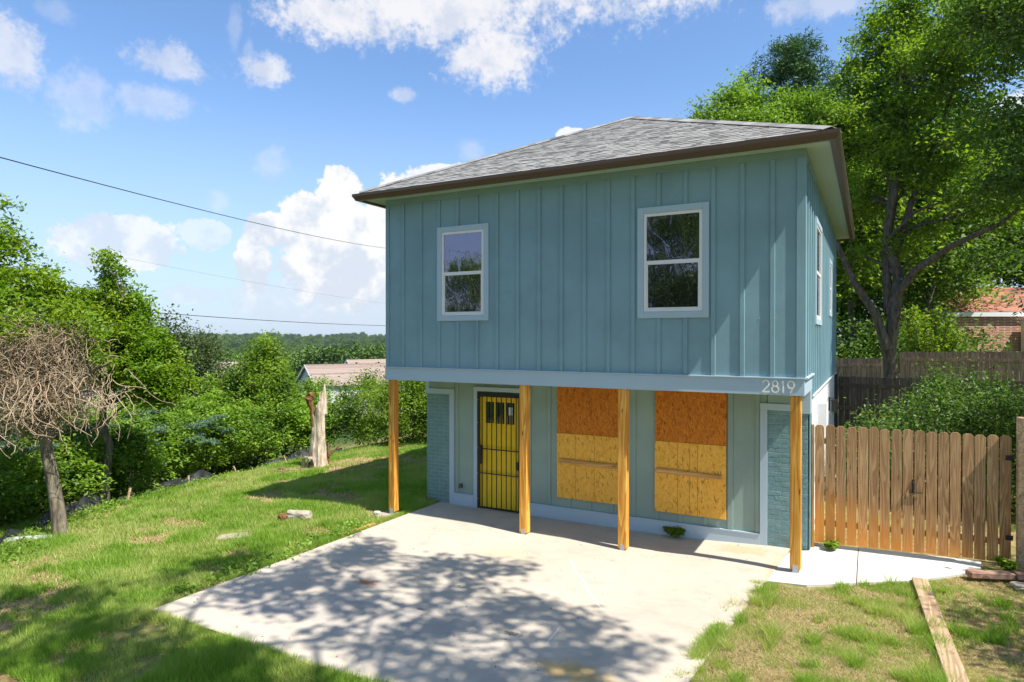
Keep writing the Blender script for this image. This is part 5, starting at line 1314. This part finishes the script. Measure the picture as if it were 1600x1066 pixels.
def edge_l(x, y): return np.exp(-((x - .29) / .05) ** 2) * sstep(vnoise(x * 3 + 9, y * 3), .35, .6)
def edge_f(x, y): return np.exp(-((y + 5.04) / .05) ** 2)
def dry_d(x, y):
    d = .25 + .75 * (1 - density(x, y)); d = np.where((x > 6.4), np.where(x > 8.95, .35, 1.), d)
    return np.where(in_slab(x, y) | in_poly(x, y, WALKP) | ((x > 0) & (x < 7.45) & (y > 1.2)), 0, d)
V = np.concatenate([blades(420000, (-8.2, .5, -6.8, 9.5), 1, .075, .0046, .7, density, 1.1),
                    blades(60000, (.2, 4.6, -6.6, -4.9), 2, .10, .0035, .6, density, .3),
                    blades(60000, (6.4, 10.6, -4.2, 1.5), 3, .05, .0028, .8, density, .3),
                    blades(26000, (6.3, 10.6, -4.2, .9), 13, .12, .0035, .9, tuft_d, .2), blades(26000, (-8., .4, -6.6, 7), 14, .13, .0045, .8, tuft_d, .6),
                    blades(7000, (6.2, 7.6, -4.4, -.2), 15, .075, .003, 1.0, edge_d, .1), blades(9000, (.1, .6, -5.2, .9), 16, .07, .003, .9, edge_l, .1), blades(9000, (.2, 5, -5.25, -4.9), 17, .07, .0030, .8, edge_f, .1)])
tagit(link('lawn_grass', fast_mesh('lawn_grass', V, 3), GRASS), 'green lawn grass left of and around the driveway', 'grass', kind='stuff')
V = np.concatenate([blades(80000, (-8.2, .5, -6.8, 9.5), 5, .035, .0038, 2.4, dry_d, 1.0), blades(110000, (6.4, 10.6, -4.2, 1.5), 6, .024, .0036, 3.2, dry_d, .2)])
tagit(link('dry_straw', fast_mesh('dry_straw', V, 3), STRAW), 'dry straw and dead grass lying among the lawn', 'straw', kind='stuff')
# coarse clumps on the bank by the silt fence and slab edge
tuft = []
for k in range(230):
    u = rng.random(); p = curve_pt(u) + np.array([.25, -.1]) + rng.normal(size=2) * .22; tuft.append((p[0], p[1], gz(*p) + .06))
for k in range(60):
    y = rng.uniform(-4.6, -.5); x = .22 + rng.normal() * .08; tuft.append((x, y, -.09))
V = leaf_quads(np.array(tuft), 34, .07, .032, .8, 77)
tagit(link('ground_weeds', fast_mesh('ground_weeds', V, 4), LF_HEDGE), 'low broadleaf weeds along the lawn and driveway edges', 'weeds', kind='stuff')

# fallen leaves and crumbs on the concrete
r_ = np.random.default_rng(88); n = 260
cx_a = np.concatenate([r_.uniform(.5, 6.6, 150), r_.normal(.6, .15, 60), r_.uniform(1.0, 6.4, 50)]); cy_a = np.concatenate([r_.uniform(-4.9, .9, 150), r_.uniform(-4.6, .8, 60), r_.normal(1.02, .05, 50)])
zc = SLAB_Z + .07 * sstep(cx_a, 5.2, 7.0) + .006
ok = in_slab(cx_a, cy_a)
V = leaf_quads(np.stack([cx_a, cy_a, zc], 1)[ok], 1, .0, .013, .1, 89, 2.5)
tagit(link('fallen_leaves', fast_mesh('fallen_leaves', V, 4), DEBRISW), 'tiny dry leaves and crumbs scattered on the driveway', 'leaves', kind='stuff')

# ------------------------------------------------------------ air
hm = bpy.data.materials.new('haze_air'); hm.use_nodes = True; t = NT(hm.node_tree)
for nd in list(t.n):
    if nd.type != 'OUTPUT_MATERIAL': t.n.remove(nd)
pv = t.new('ShaderNodeVolumePrincipled'); pv.inputs['Color'].default_value = (.80, .88, 1, 1); pv.inputs['Density'].default_value = .00009; pv.inputs['Anisotropy'].default_value = .2
t.l.new(pv.outputs[0], t.n['Material Output'].inputs['Volume'])
m = MB().box(-2600, 2600, -2600, 2600, -40, 48)
tagit(m.build('haze', hm), kind='stuff')
